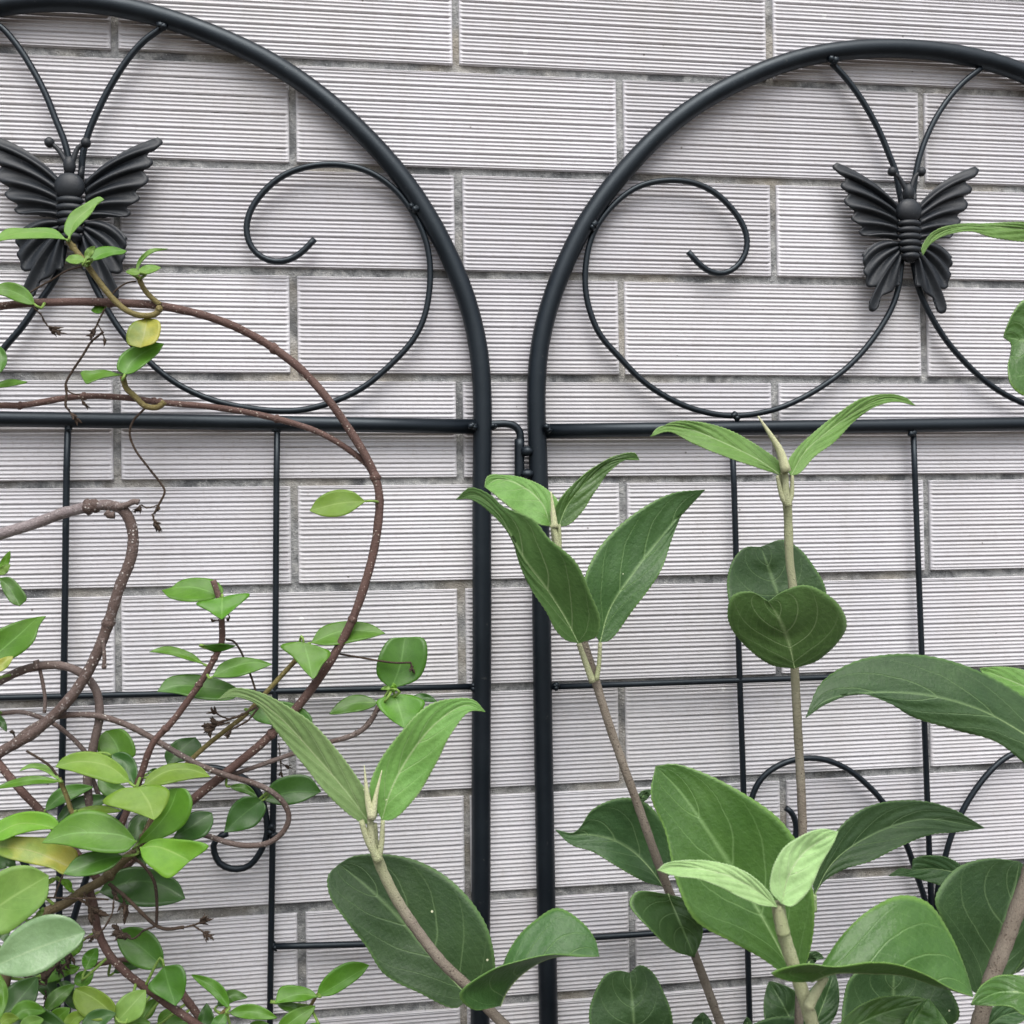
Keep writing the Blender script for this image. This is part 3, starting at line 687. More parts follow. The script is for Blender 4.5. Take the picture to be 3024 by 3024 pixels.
vs_('G', '900,700 790,930 700,1000 600,1100 480,1170 380,1240 270,1290 150,1400 60,1560 20,1750 10,1932', .09, 25, M_BARKO, .28, 60, to_ground=(GX - .03, GY), taper=1.2, nodes=(.12, .3))
vs_('G', '500,1140 535,1250 560,1400 620,1530 720,1640 850,1740 1000,1850 1120,1932 1200,1985', .085, 22, M_BARK, .12, 60, to_ground=(GX + .14, GY))
vs_('G', '980,1660 1040,1760 1100,1840 1140,1900 1170,1990', .05, 22, M_BARK, .12, 20, to_ground=(GX + .16, GY + .02))
vs_('G', '500,1600 560,1590 640,1575 720,1565 790,1580', .05, 14, M_BARK, .15, 20)
vs_('A', '390,1375 440,1440 480,1490 560,1600 640,1700 720,1770 800,1800 890,1790 915,1750', .07, 17, M_OLIVE, .12, 50, nodes=(.06, .98))
vs_('A', '785,1575 830,1660 890,1720 915,1740', .066, 15, M_OLIVE, .14, 20)
vs_('D', '700,215 720,280 770,330 830,385 900,392 940,360', .064, 17, M_OLIVE, .14, 30)
vs_('H', '230,120 170,220 100,275 0,310 -100,335 -290,400 -550,490 -640,520', .058, 16, M_BARKG, .25, 50, taper=.8)
vs_('M', '560,960 600,1050 640,1150 670,1250 740,1400', .085, 13, M_OLIVE, .12, 20)
vs_('G', '1770,1830 1800,1780 1815,1760', .05, 10, M_OLIVE, .2, 8); vs_('G', '1200,1985 1260,1880 1300,1840', .06, 12, M_OLIVE, .2, 10)
vs_('G', '-40,1380 60,1290 150,1200', .11, 14, M_OLIVE, .2, 12)
vs_('V', '222,958 240,952 255,946 262,948', .078, 17, M_BARKG, .4, 14); vs_('V', '200,966 208,972 216,972', .080, 20, M_BARKG, .3, 8)
vs_('V', '194,1204 196,1225 197,1250 196,1262', .078, 11, M_BARKG, .25, 14, nodes=(.98,)); vs_('V', '70,1262 68,1254 66,1246', .07, 12, M_BARKG, .4, 8)
# thin tendrils and dead flower stalks
tw('A', '140,1690 210,1645 290,1600 380,1545 470,1520', .068, 5, M_DRY, .3); tw('A', '620,1700 680,1640 730,1612 780,1605', .068, 5, M_DRY, .3)
tw('K', '860,930 930,945 990,1020 1060,1180 1110,1310 1160,1480', .080, 6, M_DRY, .2)
tw('M', '250,700 400,790 480,850 560,960 610,1040', .085, 7, M_DRY, .25)
tw('D', '590,-40 520,20 470,100 410,190 375,260 380,320 375,385 395,410', .064, 6.5, M_DRY, .3, 40)
tw('D', '378,262 390,300 420,315 455,318', .064, 4, M_DRY, .3)
tw('D', '825,400 760,470 740,540 770,630 850,740 920,830 940,870 905,950 880,1000', .064, 6.5, M_DRY, .25, 50)
tw('E', '-10,1797 100,1815 230,1838 330,1850 410,1848', .058, 6, M_DRY, .3)
tw('G', '760,980 830,1040 880,1120 895,1240 893,1365', .105, 9, M_DRY, .2, 40)
tw('G', '620,1130 720,1210 800,1290 890,1370 950,1390 1050,1380', .105, 10, M_DRY, .25, 40)
tw('G', '265,1210 400,1216 520,1215 620,1222', .11, 5, M_DRY, .3); tw('G', '360,1080 330,1150 310,1210', .11, 5, M_DRY, .3)
tw('M', '980,1660 975,1690 970,1720', .075, 8, M_DRY)
wf = lambda *a, **k: withered(vine, 'withered_flower', *a, **k)
wf('D', '375,385 405,425 432,452', .064, 7, 34, 5); wf('D', '460,340 478,365 485,375', .064, 5, 22, 4); wf('D', '905,950 900,965 897,975', .064, 6, 26, 4)
wf('D', '870,1000 880,1040 890,1068', .064, 9, 36, 6); wf('D', '900,950 840,965 800,950 785,980', .064, 8, 28, 4); wf('A', '190,1755 230,1790 265,1850 320,1895', .064, 10, 42, 5)
wf('A', '600,1760 555,1850 530,1905', .064, 6, 36, 5); wf('A', '560,1850 590,1910 600,1950', .064, 6, 26, 4)
wf('G', '1050,1380 1110,1365 1170,1338', .105, 9, 40, 5); wf('G', '1100,1370 1150,1400 1185,1430', .105, 7, 32, 5); wf('G', '885,1375 820,1400 760,1445 700,1425', .105, 9, 46, 6)
wf('G', '720,1430 660,1385', .105, 8, 34, 6); wf('G', '650,1230 640,1300 580,1400 535,1430', .11, 8, 40, 6); wf('G', '630,1140 655,1195', .105, 6, 26, 5); wf('G', '700,1200 720,1290', .1, 9, 50, 6)
wf('K', '1150,1565 1000,1650 850,1700 720,1745', .075, 9, 46, 8); wf('K', '1165,1575 1090,1680 1000,1740 910,1790 890,1830', .075, 5, 22, 6); wf('K', '900,1690 820,1660 740,1610', .075, 6, 30, 5)
wf('K', '900,1720 790,1740 710,1790', .075, 7, 36, 7); wf('E', '410,1848 420,1880', .058, 6, 26, 5); wf('G', '390,1560', .09, 8, 44, 6); wf('G', '260,1690 250,1640', .09, 9, 60, 6); wf('G', '260,1740 265,1800', .09, 6, 30, 5)
wf('G', '1590,330 1600,420 1605,510', .05, 5, 20, 4); wf('G', '1600,440 1640,465', .05, 5, 20, 3); wf('K', '880,690 895,720 870,750', .085, 4, 14, 4); wf('K', '790,745 740,748', .085, 3, 12, 5)
wf('G', '85,300 75,262', .07, 5, 18, 4); wf('M', '970,1700 990,1570', .08, 3, 14, 4); wf('H', '230,140 170,200 110,270', .058, 6, 22, 6)

lf = lambda tone, fr, mid, L, R, off=.075, **k: leaf(vine, tone, fr, mid, L, R, off, **k)
# top shoots by the butterfly
lf('n', 'A', '396,1355 425,1270 500,1200 595,1140', '365,1320 400,1220 480,1165 570,1122', '440,1300 520,1220 555,1165', .074)
lf('n', 'A', '380,1368 300,1335 180,1325 60,1342 -40,1385', '300,1360 170,1362 40,1368', '310,1308 150,1303 30,1310', .074, tilt=.9)
lf('n', 'A', '492,1480 440,1482 374,1486', '450,1505 400,1502', '450,1455 395,1460', .080, tilt=.8)
lf('n', 'A', '490,1478 512,1440 542,1405', 26, 22, .082, tilt=.2)
lf('g', 'A', '510,1490 580,1452 660,1432 724,1432', '520,1440 570,1410 660,1410', '570,1480 650,1455 700,1450', .074, tilt=.8)
lf('n', 'A', '775,1560 800,1490 860,1435 960,1420', 14, 12, .070, tilt=.2)
lf('n', 'A', '782,1560 850,1538 918,1528', 28, 24, .074, tilt=.9); lf('n', 'A', '800,1556 760,1550 718,1552', 22, 18, .076, tilt=.9)
lf('g', 'A', '195,1735 120,1685 40,1655 -60,1660', 44, 52, .075)
lf('g', 'A', '595,1752 555,1765 520,1772', 26, 26, .060)
lf('w', 'A', '840,1815 825,1900 800,1985', '905,1830 918,1870 890,1950', '760,1840 725,1890 728,1960', .068, label='small yellowing leaf hanging from the upper stem')
lf('g', 'D', '712,205 745,140 830,75 935,28', '668,175 685,100 770,40 860,18', '760,195 850,130 905,80', .074, fold=.3)
lf('g', 'D', '700,208 600,192 520,203 458,196', '600,222 530,245 494,258 470,225', '600,180 520,182 475,184', .070, tilt=.9)
lf('m', 'D', '-10,40 12,120 0,196', 30, 50, .07); lf('g', 'D', '-40,272 60,248 156,248', 16, 24, .068, tilt=1)
lf('y', 'V', '690,946 640,950 584,964', '650,972 610,974', '665,927 630,925 600,940', .070, label='lime green leaf hanging alone on the arching stem')
lf('b', 'D', '0,1335 32,1270 58,1212', 26, 22, .07); lf('n', 'D', '-10,1345 30,1305 60,1288', 18, 30, .072)
lf('m', 'D', '-5,1365 60,1430 112,1526', '60,1362 130,1435 152,1485', '15,1435 65,1508', .072)
lf('g', 'D', '-90,1860 0,1785 110,1690 224,1590 262,1585', '-60,1700 30,1640 130,1605 215,1588', '0,1850 100,1810 195,1725 224,1640', .08, tilt=.3)
lf('w', 'D', '-40,1900 20,1850 76,1813', 30, 34, .088)
# middle shoot
lf('g', 'K', '795,522 700,475 560,435 420,433 250,460', '700,550 520,570 320,530', '838,470 800,400 720,355 520,345 400,385 350,430', .083, tilt=.8)
lf('g', 'K', '825,528 822,620 822,738', '950,500 1092,498 960,620 880,690', '700,552 573,588 700,662 770,710', .090, tilt=.9, fold=.1)
lf('m', 'K', '650,986 800,1000 957,986', '800,970', '720,1035 800,1042 880,1025', .090, tilt=-.8)
lf('g', 'K', '652,1165 500,1092 350,1048 130,1048', '520,1130 350,1080 220,1055', '560,1075 420,1012 300,993 200,1015', .084, tilt=.9)
lf('g', 'K', '730,1285 900,1200 1100,1150 1300,1165', '800,1170 920,1108 1050,1098 1200,1125', '830,1292 960,1285 1100,1245 1220,1200', .088, tilt=.6)
lf('m', 'K', '1010,1440 800,1400 600,1378 400,1368 205,1425', '900,1502 750,1507 580,1488 400,1445', '920,1360 700,1280 450,1262 300,1300', .078, tilt=.7)
lf('g', 'K', '1600,955 1640,1100 1682,1305', '1740,995 1858,1055 1770,1180 1710,1290', '1520,952 1375,990 1500,1100 1600,1220', .068, tilt=.6, fold=.05)
lf('g', 'V', '586,1213 650,1190 727,1195', '605,1185 650,1172 700,1178', '620,1218 690,1206', .062, tilt=.7)
lf('m', 'V', '738,1300 755,1255 764,1202', '712,1275 714,1240 735,1206', '790,1280 806,1240 800,1205', .056, tilt=.25)
lf('m', 'V', '712,1326 665,1328 621,1347', 16, 16, .058, tilt=.8)
lf('g', 'H', '318,50 345,130 378,248', '420,58 492,95 450,175', '215,92 290,190', .066, tilt=.6)
lf('d', 'H', '425,62 500,68 562,92', 20, 26, .058); lf('b', 'H', '300,38 315,10 310,-15', 18, 18, .07); lf('n', 'H', '300,20 270,15 240,22', 12, 12, .07)
lf('m', 'K', '1050,1590 1400,1610 1665,1800', '1250,1530 1400,1515 1560,1560 1680,1680', '1150,1700 1400,1760 1560,1810', .060)
# big clump at the left
G = lambda *a, **k: lf(a[0], 'G', *a[1:], **k)
G('g', '690,430 665,340 605,258', '560,380 562,300', '770,400 760,320 700,250', .062); G('d', '635,400 710,440 768,570', 55, 48, .066)
G('m', '560,530 640,590 740,610', 50, 55, .064)
G('y', '738,552 620,462 450,435 315,466', '660,562 540,530 410,490', '725,500 650,425 550,382 430,383 350,420', .100, tilt=.6)
G('n', '345,545 260,478 180,462 112,487', 14, 22, .088, tilt=.8); G('g', '337,548 200,538 80,558 -40,590', 26, 24, .090, tilt=.9)
G('m', '260,712 340,640 440,598 532,580', 48, 42, .075); G('d', '325,780 450,690 650,635', 52, 45, .072); G('y', '440,716 560,706 695,716', 22, 26, .085, tilt=.8)
G('b', '-60,870 120,788 338,820', '-40,800 80,735 190,718 290,738 336,785', '230,822 100,850 0,885'.replace('230,822 100,850 0,885', '0,888 100,852 230,824'), .105, tilt=.5, label='bright lime leaf at the left edge of the clump')
G('w', '-60,915 180,945 405,1040', '-40,870 150,863 300,880 445,955', '0,970 150,1012 300,1046 368,1080', .100, tilt=.5, label='yellow spotted leaf under the bright lime leaf')
G('g', '778,893 700,858 550,842 400,848 238,900', '720,948 620,957 480,936 350,908', '735,830 640,745 520,710 420,728 320,800', .115, tilt=.55)
G('y', '790,582 850,670 880,768', '900,568 965,600 960,660 915,735', '690,590 583,666 700,706 800,738', .112, tilt=.6, fold=.05)
G('y', '818,572 950,492 1080,480 1202,522', '845,512 950,452 1060,443 1140,462', '900,572 1030,546 1130,528', .098, tilt=.7)
G('g', '785,908 880,820 970,700 1015,586', '800,870 880,770 940,660 965,592', '950,862 1060,785 1098,660 1060,590', .100, tilt=.15, label='green leaf standing up in the clump')
G('d', '780,905 790,800 850,725', 56, 40, .088); G('d', '985,872 1100,800 1210,728', '1040,785 1100,722 1180,718', '1080,888 1180,850 1218,775', .086)
G('b', '798,928 900,920 1085,1002', '870,880 1000,876 1192,916', '815,990 880,1052 960,1100', .118, tilt=.5, prof=1, label='bright green leaf with a torn brown edge')
G('m', '702,975 600,990 480,1032 360,1076', '640,1040 540,1080 430,1090', '650,950 540,945 430,985', .110, tilt=.6)
G('d', '565,1180 750,1120 900,1130 1058,1216', '640,1078 760,1033 900,1058 1015,1120', '690,1240 850,1264 1000,1240', .080, tilt=.5)
G('n', '-120,1340 60,1215 278,1085', '-60,1120 40,1042 170,1030', '0,1425 150,1335 268,1210', .135, tilt=.3, label='large pale lime leaf in front at the left edge')
G('p', '-80,1625 200,1505 488,1408', '60,1420 170,1340 290,1306 410,1332', '100,1664 230,1640 360,1555 455,1478', .160, tilt=.35, label='large pale grey green leaf nearest in front of the clump')
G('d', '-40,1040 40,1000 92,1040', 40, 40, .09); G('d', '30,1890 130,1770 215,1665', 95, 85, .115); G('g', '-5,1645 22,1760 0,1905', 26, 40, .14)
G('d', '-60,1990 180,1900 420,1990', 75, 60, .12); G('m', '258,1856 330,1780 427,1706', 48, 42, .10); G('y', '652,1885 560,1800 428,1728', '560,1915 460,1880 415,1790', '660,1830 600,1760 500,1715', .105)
G('n', '655,1935 740,1840 832,1738', '650,1850 700,1775 780,1738', '740,1925 810,1880 835,1800', .105); G('g', '425,1702 478,1672 534,1640', 46, 46, .08); G('g', '488,1622 515,1560 556,1497', 44, 44, .078)
G('m', '930,1605 800,1490 658,1404', '850,1624 750,1590 680,1500', '930,1520 870,1415 760,1376', .082, tilt=.3); G('m', '935,1603 960,1700 1002,1830', '1030,1596 1062,1660 1048,1765', '880,1668 843,1722 930,1788', .088, tilt=.3)
G('g', '1306,1842 1230,1735 1090,1650', 36, 42, .062); G('m', '1240,1830 1320,1770 1413,1780', 36, 38, .055); G('g', '1310,1868 1440,1862 1582,1897', 44, 44, .066); G('d', '1135,1980 1160,1900 1180,1812', 30, 62, .07)
G('m', '1285,1875 1240,1940 1200,1990', 40, 40, .072); G('g', '1812,1775 1690,1765 1568,1815', '1740,1800 1640,1808', '1780,1740 1690,1712 1600,1722', .056, tilt=.7); G('m', '1580,1815 1660,1835 1738,1852', 28, 30, .052)
G('g', '1575,1990 1680,1905 1800,1828', 52, 62, .062); G('g', '1820,1980 1790,1950 1770,1932', 40, 40, .06)
lf('g', 'O', '1400,1672 1620,1545 1902,1372', '1430,1560 1550,1420 1700,1343 1820,1345', '1550,1658 1700,1572 1830,1470', .052, tilt=.3)
G('y', '370,1990 430,1900 500,1880', 45, 40, .11); G('d', '470,1990 560,1905 662,1870', 60, 52, .112); G('g', '805,1915 850,1840 895,1780', 35, 40, .08); G('d', '955,455 1030,370 1115,295', '940,390 1010,310', '1130,400 1150,345', .055); G('d', '840,505 880,488 935,505', 16, 16, .058)
G('d', '1500,655 1640,612 1834,606', '1550,560 1650,513 1760,518', '1600,684 1700,672 1790,632', .062, tilt=.3, label='dark glossy leaf by the curled stem'); G('d', '1495,657 1390,735 1277,840', '1460,640 1390,635 1320,690'.replace('1460,640', '1518,700').replace('1390,635', '1465,795').replace('1320,690', '1380,828'), '1450,632 1380,640 1315,700', .066, tilt=.3)
G('m', '1312,577 1400,590 1468,638', 24, 26, .060); G('d', '-30,160 20,230 36,264', 24, 24, .07); G('d', '745,965 800,985 832,1035', 26, 28, .09)
lf('g', 'N', '360,1530 560,1430 760,1390', 70, 75, .082); lf('g', 'N', '620,1440 680,1420 755,1400', 36, 40, .084); lf('n', 'N', '340,910 390,870 415,820', 30, 24, .12); lf('b', 'N', '580,560 640,600 670,680', 40, 40, .095); lf('y', 'N', '440,600 500,560 550,545', 22, 26, .09)
lf('g', 'G', '900,1932 960,1880 1050,1900', 36, 36, .05); lf('d', 'G', '650,1640 720,1600 800,1610', 30, 30, .045); lf('d', 'G', '270,1480 340,1540 400,1640', 50, 50, .06); lf('d', 'G', '180,1640 260,1700 300,1800', 60, 60, .07)

# medium leaves filling the foot of the clump
G('m', '250,1640 330,1600 420,1620', 44, 46, .078); G('g', '60,1900 150,1850 260,1860', 55, 50, .122); G('g', '300,1990 330,1900 400,1840', 55, 50, .108)
G('n', '120,1990 170,1930 250,1905', 45, 45, .128); G('m', '540,1990 520,1930 470,1880', 48, 44, .100); G('g', '700,1990 770,1930 860,1925', 42, 46, .095)
G('m', '330,1700 300,1640 240,1600', 46, 46, .072); G('g', '470,1460 420,1500 395,1560', 40, 38, .070); G('y', '-20,1960 40,1905 110,1900', 40, 40, .135)
G('m', '930,1990 1000,1925 1090,1915', 40, 42, .06); G('g', '1400,1990 1470,1950 1560,1955', 38, 40, .062)
# shaded leaves deep in the clump
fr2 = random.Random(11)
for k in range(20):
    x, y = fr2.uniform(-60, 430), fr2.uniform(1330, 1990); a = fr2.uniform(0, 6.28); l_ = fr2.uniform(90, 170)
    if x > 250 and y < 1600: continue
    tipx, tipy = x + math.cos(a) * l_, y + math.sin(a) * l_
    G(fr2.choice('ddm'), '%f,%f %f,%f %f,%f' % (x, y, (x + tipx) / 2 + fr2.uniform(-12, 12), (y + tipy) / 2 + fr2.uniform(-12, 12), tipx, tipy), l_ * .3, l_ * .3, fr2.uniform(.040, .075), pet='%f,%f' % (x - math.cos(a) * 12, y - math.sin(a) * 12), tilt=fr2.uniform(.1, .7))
wf('G', '230,1500 300,1560 340,1600', .085, 9, 44, 6); wf('G', '120,1650 200,1700', .1, 9, 50, 6); wf('G', '480,1180 520,1300', .1, 8, 40, 7); wf('G', '450,1220 560,1290', .1, 8, 44, 7)

# ------------------------------------------------------------------ fuzzy shrub on the right
SB = P(2250, 3024, .15)
shrub = thing('shrub', 'upright shrub with felted stems and large serrated green leaves in front of the right trellis', 'shrub', (SB.x, -.15, 0))
sh = lambda *a, **k: stem(shrub, 'shoot', *a, **k)
S1 = sh('H', '190,790 200,900 222,985 320,1200 450,1400 600,1590 740,1720 860,1850 940,1932 1010,2000', .125, 31, shoot_material('shoot_stem', .10, .34), .06, 60, to_ground=(SB.x - .05, -.14))
S2 = sh('V', '1046,965 1050,1030 1070,1120 1105,1225 1150,1370 1200,1510 1250,1650 1310,1800 1362,1940', .105, 27, shoot_material('shoot_stem', .05, .22), .06, 60, to_ground=(SB.x - .02, -.12))
S3 = sh('V', '1478,880 1480,910 1486,960 1490,1060 1496,1110 1499,1250 1505,1370 1512,1500 1515,1590 1514,1700 1510,1820 1507,1945', .125, 27, shoot_material('shoot_stem', .08, .50), .06, 60, to_ground=(SB.x + .01, -.14))
S4 = sh('I', '525,1240 555,1400 600,1550 650,1700 690,1820 725,1940', .215, 42, M_FUZZG, .05, 40, to_ground=(SB.x + .02, -.20))
S5 = sh('V', '1975,1550 1945,1640 1925,1700 1900,1770 1870,1850 1845,1940', .165, 48, M_FUZZ, .05, 40, to_ground=(SB.x + .08, -.16))
S6 = sh('V', '1990,230 2030,420 2060,650 2070,900 2060,1250 2040,1600 2020,1900', .19, 36, M_FUZZ, .05, 60, to_ground=(SB.x + .13, -.18))
def sl_(par, tone, fr, mid, L, R, off, **k): return leaf(shrub, tone, fr, mid, L, R, off, shrub=True, parent=par, **k)
# green sheath over the tops of the shoots and pale buds
def part(par, name, fr, items, off, mt):
    for s, d0, d1 in items:
        mb = MB(); q = pts(fr, s); pl = [Vector(p) for p in catmull([P(a[0], a[1], off + (a[2] if len(a) > 2 else 0)) for a in q], 10)]
        r = PXS(off) / 2; mb.tube(pl, [r * (d0 + (d1 - d0) * i / 10) for i in range(11)], 9, 0, .05)
        make(name, mb, mt, par)
part(S1, 'bud', 'H', [('190,760 165,640 146,455', 26, 2), ('190,760 215,620 247,483', 24, 2)], .133, M_BUD)
part(S1, 'petiole', 'H', [('235,1000 185,920 150,840 130,770', 26, 16), ('225,1000 245,900 252,770', 20, 12), ('225,1005 195,930 180,760', 24, 18)], .130, M_FUZZG)
part(S2, 'bud', 'E', [('1232,1080 1225,1000 1212,872', 24, 3)], .112, M_BUD)
part(S2, 'petiole', 'E', [('1250,1200 1240,1130 1215,1060', 22, 15), ('1262,1200 1262,1130 1258,1060', 12, 10), ('1450,1960 1420,1880 1370,1740', 22, 16), ('1470,1950 1485,1860 1492,1735', 16, 12)], .112, M_FUZZG)
part(S3, 'bud', 'F', [('575,760 540,640 480,540 414,442', 34, 4)], .135, M_BUD)
part(S3, 'petiole', 'F', [('585,950 560,920 540,860 525,780', 19, 11), ('585,950 605,900 610,780', 17, 11), ('590,960 575,900 570,760', 25, 19)], .132, M_FUZZG)
part(S4, 'petiole', 'I', [('700,1840 730,1780 800,1660', 34, 24), ('560,1420 540,1320 525,1250', 44, 34)], .222, M_FUZZG)
# shoot in the middle bottom
sl_(S1, 'X', 'V', '700,1557 650,1490 590,1420 530,1355 480,1318 440,1308 411,1320', '678,1550 630,1512 570,1440 520,1378 485,1330 445,1315', '714,1530 690,1490 640,1420 590,1365 530,1325 480,1303 438,1299', .128, tilt=.1, fold=.15)
sl_(S1, 'L', 'H', '247,770 290,620 390,420 550,220 720,115 836,150', '175,600 230,440 370,250 500,120 630,78 770,82', '310,765 440,640 560,440 640,280 750,150', .128, tilt=.12, fold=.2)
sl_(S1, 'S', 'V', '884,1882 810,1800 760,1740 700,1680 640,1630', '860,1902 790,1873 725,1838 690,1785 655,1740 622,1690 619,1652', '930,1850 926,1770 900,1715 850,1660 790,1625 720,1611 665,1616', .105, tilt=.25, fold=.15)
sl_(S1, 'R', 'T', '405,1195 480,1040 640,870 900,735 1352,722', '150,1228 20,1092 300,865 600,762 900,703 1150,722', '440,800 560,560 740,380 955,263 1190,400 1310,560', .140, tilt=0, fold=0, dl=.022, dr=-.014)
# middle shoot
sl_(S2, 'L', 'E', '1210,1072 1160,940 1060,850 920,800 832,845', '1140,1058 1000,980 890,890', '1255,940 1200,868 1080,803 950,778 850,785', .105, tilt=.5)
sl_(S2, 'T', 'E', '1256,1075 1300,960 1420,810 1560,700 1716,692', '1213,1050 1240,950 1340,828 1480,718 1600,662 1690,652', '1310,1062 1380,1000 1465,870 1540,765 1640,690', .110, tilt=.1, fold=.3)
sl_(S2, 'U', 'E', '1368,1738 1290,1590 1180,1420 1060,1260 975,1110 900,985 780,895 670,918', '1300,1722 1240,1665 1185,1560 1105,1440 1040,1310 985,1140 890,1015 750,916', '1470,1700 1492,1600 1440,1460 1350,1270 1200,1140 1110,1030 940,958 870,895 750,850', .125, tilt=-.1, fold=.25)
sl_(S2, 'R', 'V', '1132,1212 1150,1150 1200,1075 1260,1000 1330,924', '1112,1180 1100,1110 1120,1050 1160,1000 1210,960 1270,930', '1150,1208 1195,1150 1245,1080 1272,1005 1295,955', .112, tilt=.2, fold=.25)
sl_(S2, 'S', 'H', '1850,1148 1780,1050 1680,950 1560,882 1420,852 1300,850 1237,824', '1750,1122 1600,1040 1450,950 1320,905', '1912,1010 1870,820 1750,668 1610,642 1450,708 1352,838', .095, tilt=.3, fold=.3)
sl_(S2, 'R', 'V', '1260,1687 1285,1745 1310,1806', '1310,1704 1326,1760', '1200,1683 1188,1706 1225,1752 1272,1794', .120, tilt=.3)
# tall shoot
sl_(S3, 'L', 'V', '1472,896 1430,868 1370,838 1300,810 1245,806 1227,824', '1440,886 1370,862 1310,838 1262,815', '1470,872 1440,848 1390,818 1340,800 1270,796', .132, tilt=.5)
sl_(S3, 'L', 'F', '602,782 680,650 850,500 1000,400 1150,338 1312,382', '575,730 620,645 750,520 880,420 1000,343 1150,316 1260,338', '645,772 740,672 860,582 960,475 1080,390 1200,360', .132, tilt=.4)
sl_(S3, 'S', 'F', '570,1580 500,1380 430,1188', '300,1600 238,1420 268,1270 340,1192', '780,1600 800,1430 720,1280 640,1190 550,1148', .100, tilt=.2, fold=.1)
sl_(S3, 'U', 'F', '622,1880 590,1740 540,1610 474,1500', '490,1862 310,1720 243,1600 265,1470 370,1443', '760,1832 918,1650 885,1530 780,1440 680,1406 560,1440', .150, tilt=-.35, fold=-.1)
sl_(S3, 'S', 'I', '735,1195 840,1010 1050,860 1350,765 1707,814', '730,1100 780,1000 850,850 950,745 1050,688 1200,658 1380,663 1530,708 1620,758', '790,1120 900,1052 1060,1002 1220,922 1400,852 1560,837', .100, tilt=.3, pet='735,1290')
sl_(S3, 'S', 'I', '650,2010 560,1830 480,1690', 130, 120, .09); sl_(S3, 'S', 'I', '720,1990 800,1780 850,1640', 110, 90, .095); sl_(S3, 'S', 'I', '690,1610 735,1545 790,1555', 30, 30, .1)
# foreground shoot
sl_(S4, 'W', 'I', '550,1245 590,1080 690,940 872,834', '485,1170 500,1040 560,930 680,850 780,818', '605,1262 705,1170 775,1020 845,900', .225, tilt=.15, fold=.2)
sl_(S4, 'W', 'I', '522,1265 400,1165 250,1088 80,1048 -60,1035 -158,1055', '420,1252 300,1202 180,1142 60,1102 -60,1088', '505,1220 420,1118 300,1043 150,1003 0,998 -110,1015', .225, tilt=.4, fold=.25)
sl_(S4, 'T', 'V', '1500,1855 1470,1790 1420,1700 1350,1590 1280,1490 1237,1446', '1440,1810 1380,1777 1310,1735 1275,1660 1255,1570 1228,1500', '1527,1800 1536,1700 1515,1610 1470,1545 1400,1495 1320,1455 1270,1441', .165, tilt=.2, fold=.2)
sl_(S4, 'T', 'I', '720,1690 850,1642 1050,1642 1250,1655 1450,1720 1642,1776', '770,1610 900,1420 1050,1280 1230,1198 1380,1238 1500,1400 1590,1600', '600,1690 490,1645 680,1590 850,1605 1050,1580 1200,1590 1370,1650 1520,1732', .225, tilt=0, fold=0, dl=-.016, dr=.014)
sl_(S4, 'T', 'I', '850,2010 1100,1880 1400,1800', 95, 150, .20, tilt=.5); sl_(S4, 'T', 'I', '1260,2010 1310,1900 1385,1790', 40, 330, .205, tilt=.5, prof=.7)
# right edge
sl_(S5, 'S', 'I', '1680,1765 1740,1570 1820,1370 1880,1150 1905,1005', '1640,1745 1570,1560 1450,1310 1425,1215 1540,1048 1720,988', '1800,1720 1960,1500 2000,1250 1960,1050', .130, tilt=.15, fold=.1)
sl_(S5, 'T', 'I', '2060,1780 1932,1755 1780,1755 1630,1823', '1932,1880 1860,1835 1740,1828', '1980,1680 1880,1653 1770,1660 1680,1722', .20, tilt=.6)
sl_(S5, 'S', 'I', '1670,2000 1800,1890 2010,1850', 70, 80, .17); sl_(S5, 'S', 'I', '1880,1640 1930,1500 2010,1380', 60, 60, .12)
sl_(S5, 'S', 'I', '1610,1085 1400,1045 1160,1086', '1480,1142 1380,1118 1280,1092', '1575,1030 1500,984 1400,970 1300,992 1292,1046 1225,1044', .09, tilt=.4)
sl_(S5, 'S', 'I', '1250,2020 1190,1800 1190,1620', '920,2000 905,1780 960,1650', '1560,1900 1480,1700 1330,1630', .10, tilt=.2)
sl_(S6, 'L', 'Q', '1500,300 1112,225 800,212 520,212 340,275 222,458', '1300,360 1112,340 860,308 650,250 430,280 290,360', '1300,170 1112,163 800,177 600,181 430,203 290,270 212,400', .175, tilt=.2, fold=.1)
sl_(S6, 'T', 'Q', '1450,1260 1250,1230 932,1178', '1300,1720 1112,1692 1000,1600 970,1450 1005,1240', '1300,850 1112,848 1020,955 950,1110', .185, tilt=.15)
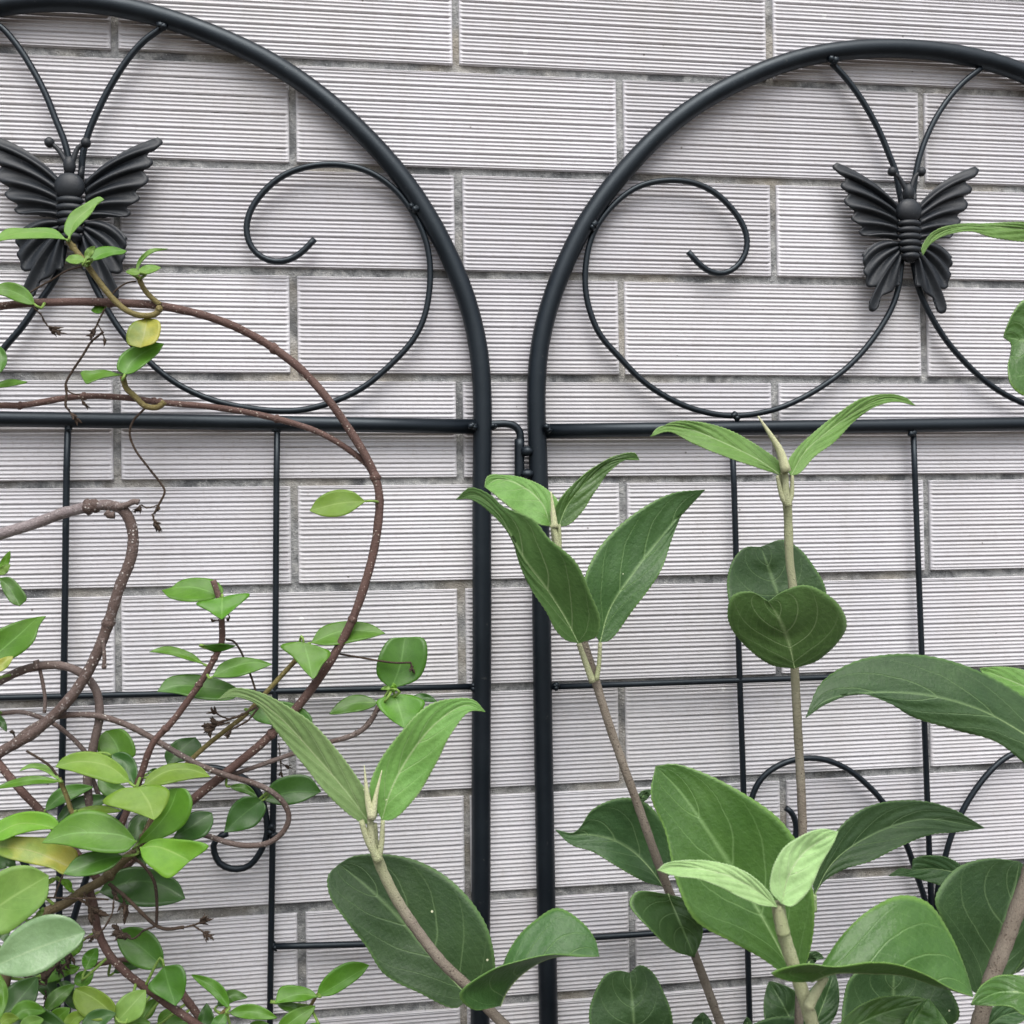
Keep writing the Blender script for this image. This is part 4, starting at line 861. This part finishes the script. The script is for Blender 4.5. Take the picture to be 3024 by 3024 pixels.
sl_(S6, 'S', 'V', '2010,1440 1932,1385 1850,1340 1750,1312 1650,1308 1560,1322 1520,1354', '1975,1480 1932,1440 1880,1400 1800,1377 1720,1352 1680,1328 1620,1308 1560,1328', '2010,1380 1932,1315 1850,1268 1770,1241 1690,1234 1610,1249 1548,1290', .165, tilt=.35, fold=-.15)
sl_(S6, 'L', 'V', '2010,1330 1920,1290 1848,1262', 26, 30, .13)
# behind, low
sl_(S2, 'S', 'H', '1690,2060 1680,1850 1660,1642', '1480,2060 1428,1900 1450,1780 1530,1645 1605,1628', '1880,2060 1905,1900 1850,1740 1790,1635 1720,1596', .11, tilt=.15, fold=.1)
sl_(S2, 'S', 'I', '110,2030 100,1950 100,1866', 70, 60, .10); sl_(S2, 'S', 'I', '360,1990 355,1930 352,1893', 28, 28, .09); sl_(S2, 'S', 'V', '1203,1513 1216,1500 1230,1491', 9, 9, .098)

# lower leaves of both plants, under the edge of the picture
lr = random.Random(5)
for par, x0, x1, off in ((S1, 1560, 1800, .13), (S2, 2140, 2230, .12), (S3, 2360, 2330, .14), (S4, 2420, 2330, .20), (S5, 2870, 2650, .17)):
    for k in range(6):
        t = k / 6 + lr.uniform(0, .1); x, y = x0 + (x1 - x0) * t, 3110 + 800 * t; l_ = lr.uniform(300, 430); a = lr.uniform(-.3, .8) + (math.pi if k % 2 else 0)
        if k % 2: a = math.pi - lr.uniform(-.3, .8)
        tx, ty = x + math.cos(a) * l_, y + math.sin(a) * l_ * .6 - 40
        ty = max(ty, 3210)
        sl_(par, lr.choice('SST'), '1', '%f,%f %f,%f %f,%f' % (x, y, (x + tx) / 2, (y + ty) / 2 - 50, tx, ty), l_ * .26, l_ * .26, off, tilt=.45)
for k in range(26):
    x, y = lr.uniform(-60, 760), lr.uniform(3110, 3700); l_ = lr.uniform(110, 180); a = lr.uniform(0, 6.28)
    tx, ty = x + math.cos(a) * l_, max(y + math.sin(a) * l_, 3210)
    lf(lr.choice('gmd'), '1', '%f,%f %f,%f %f,%f' % (x, y, (x + tx) / 2, (y + ty) / 2 - 12, tx, ty), l_ * .28, l_ * .28, lr.uniform(.05, .12), tilt=.5)
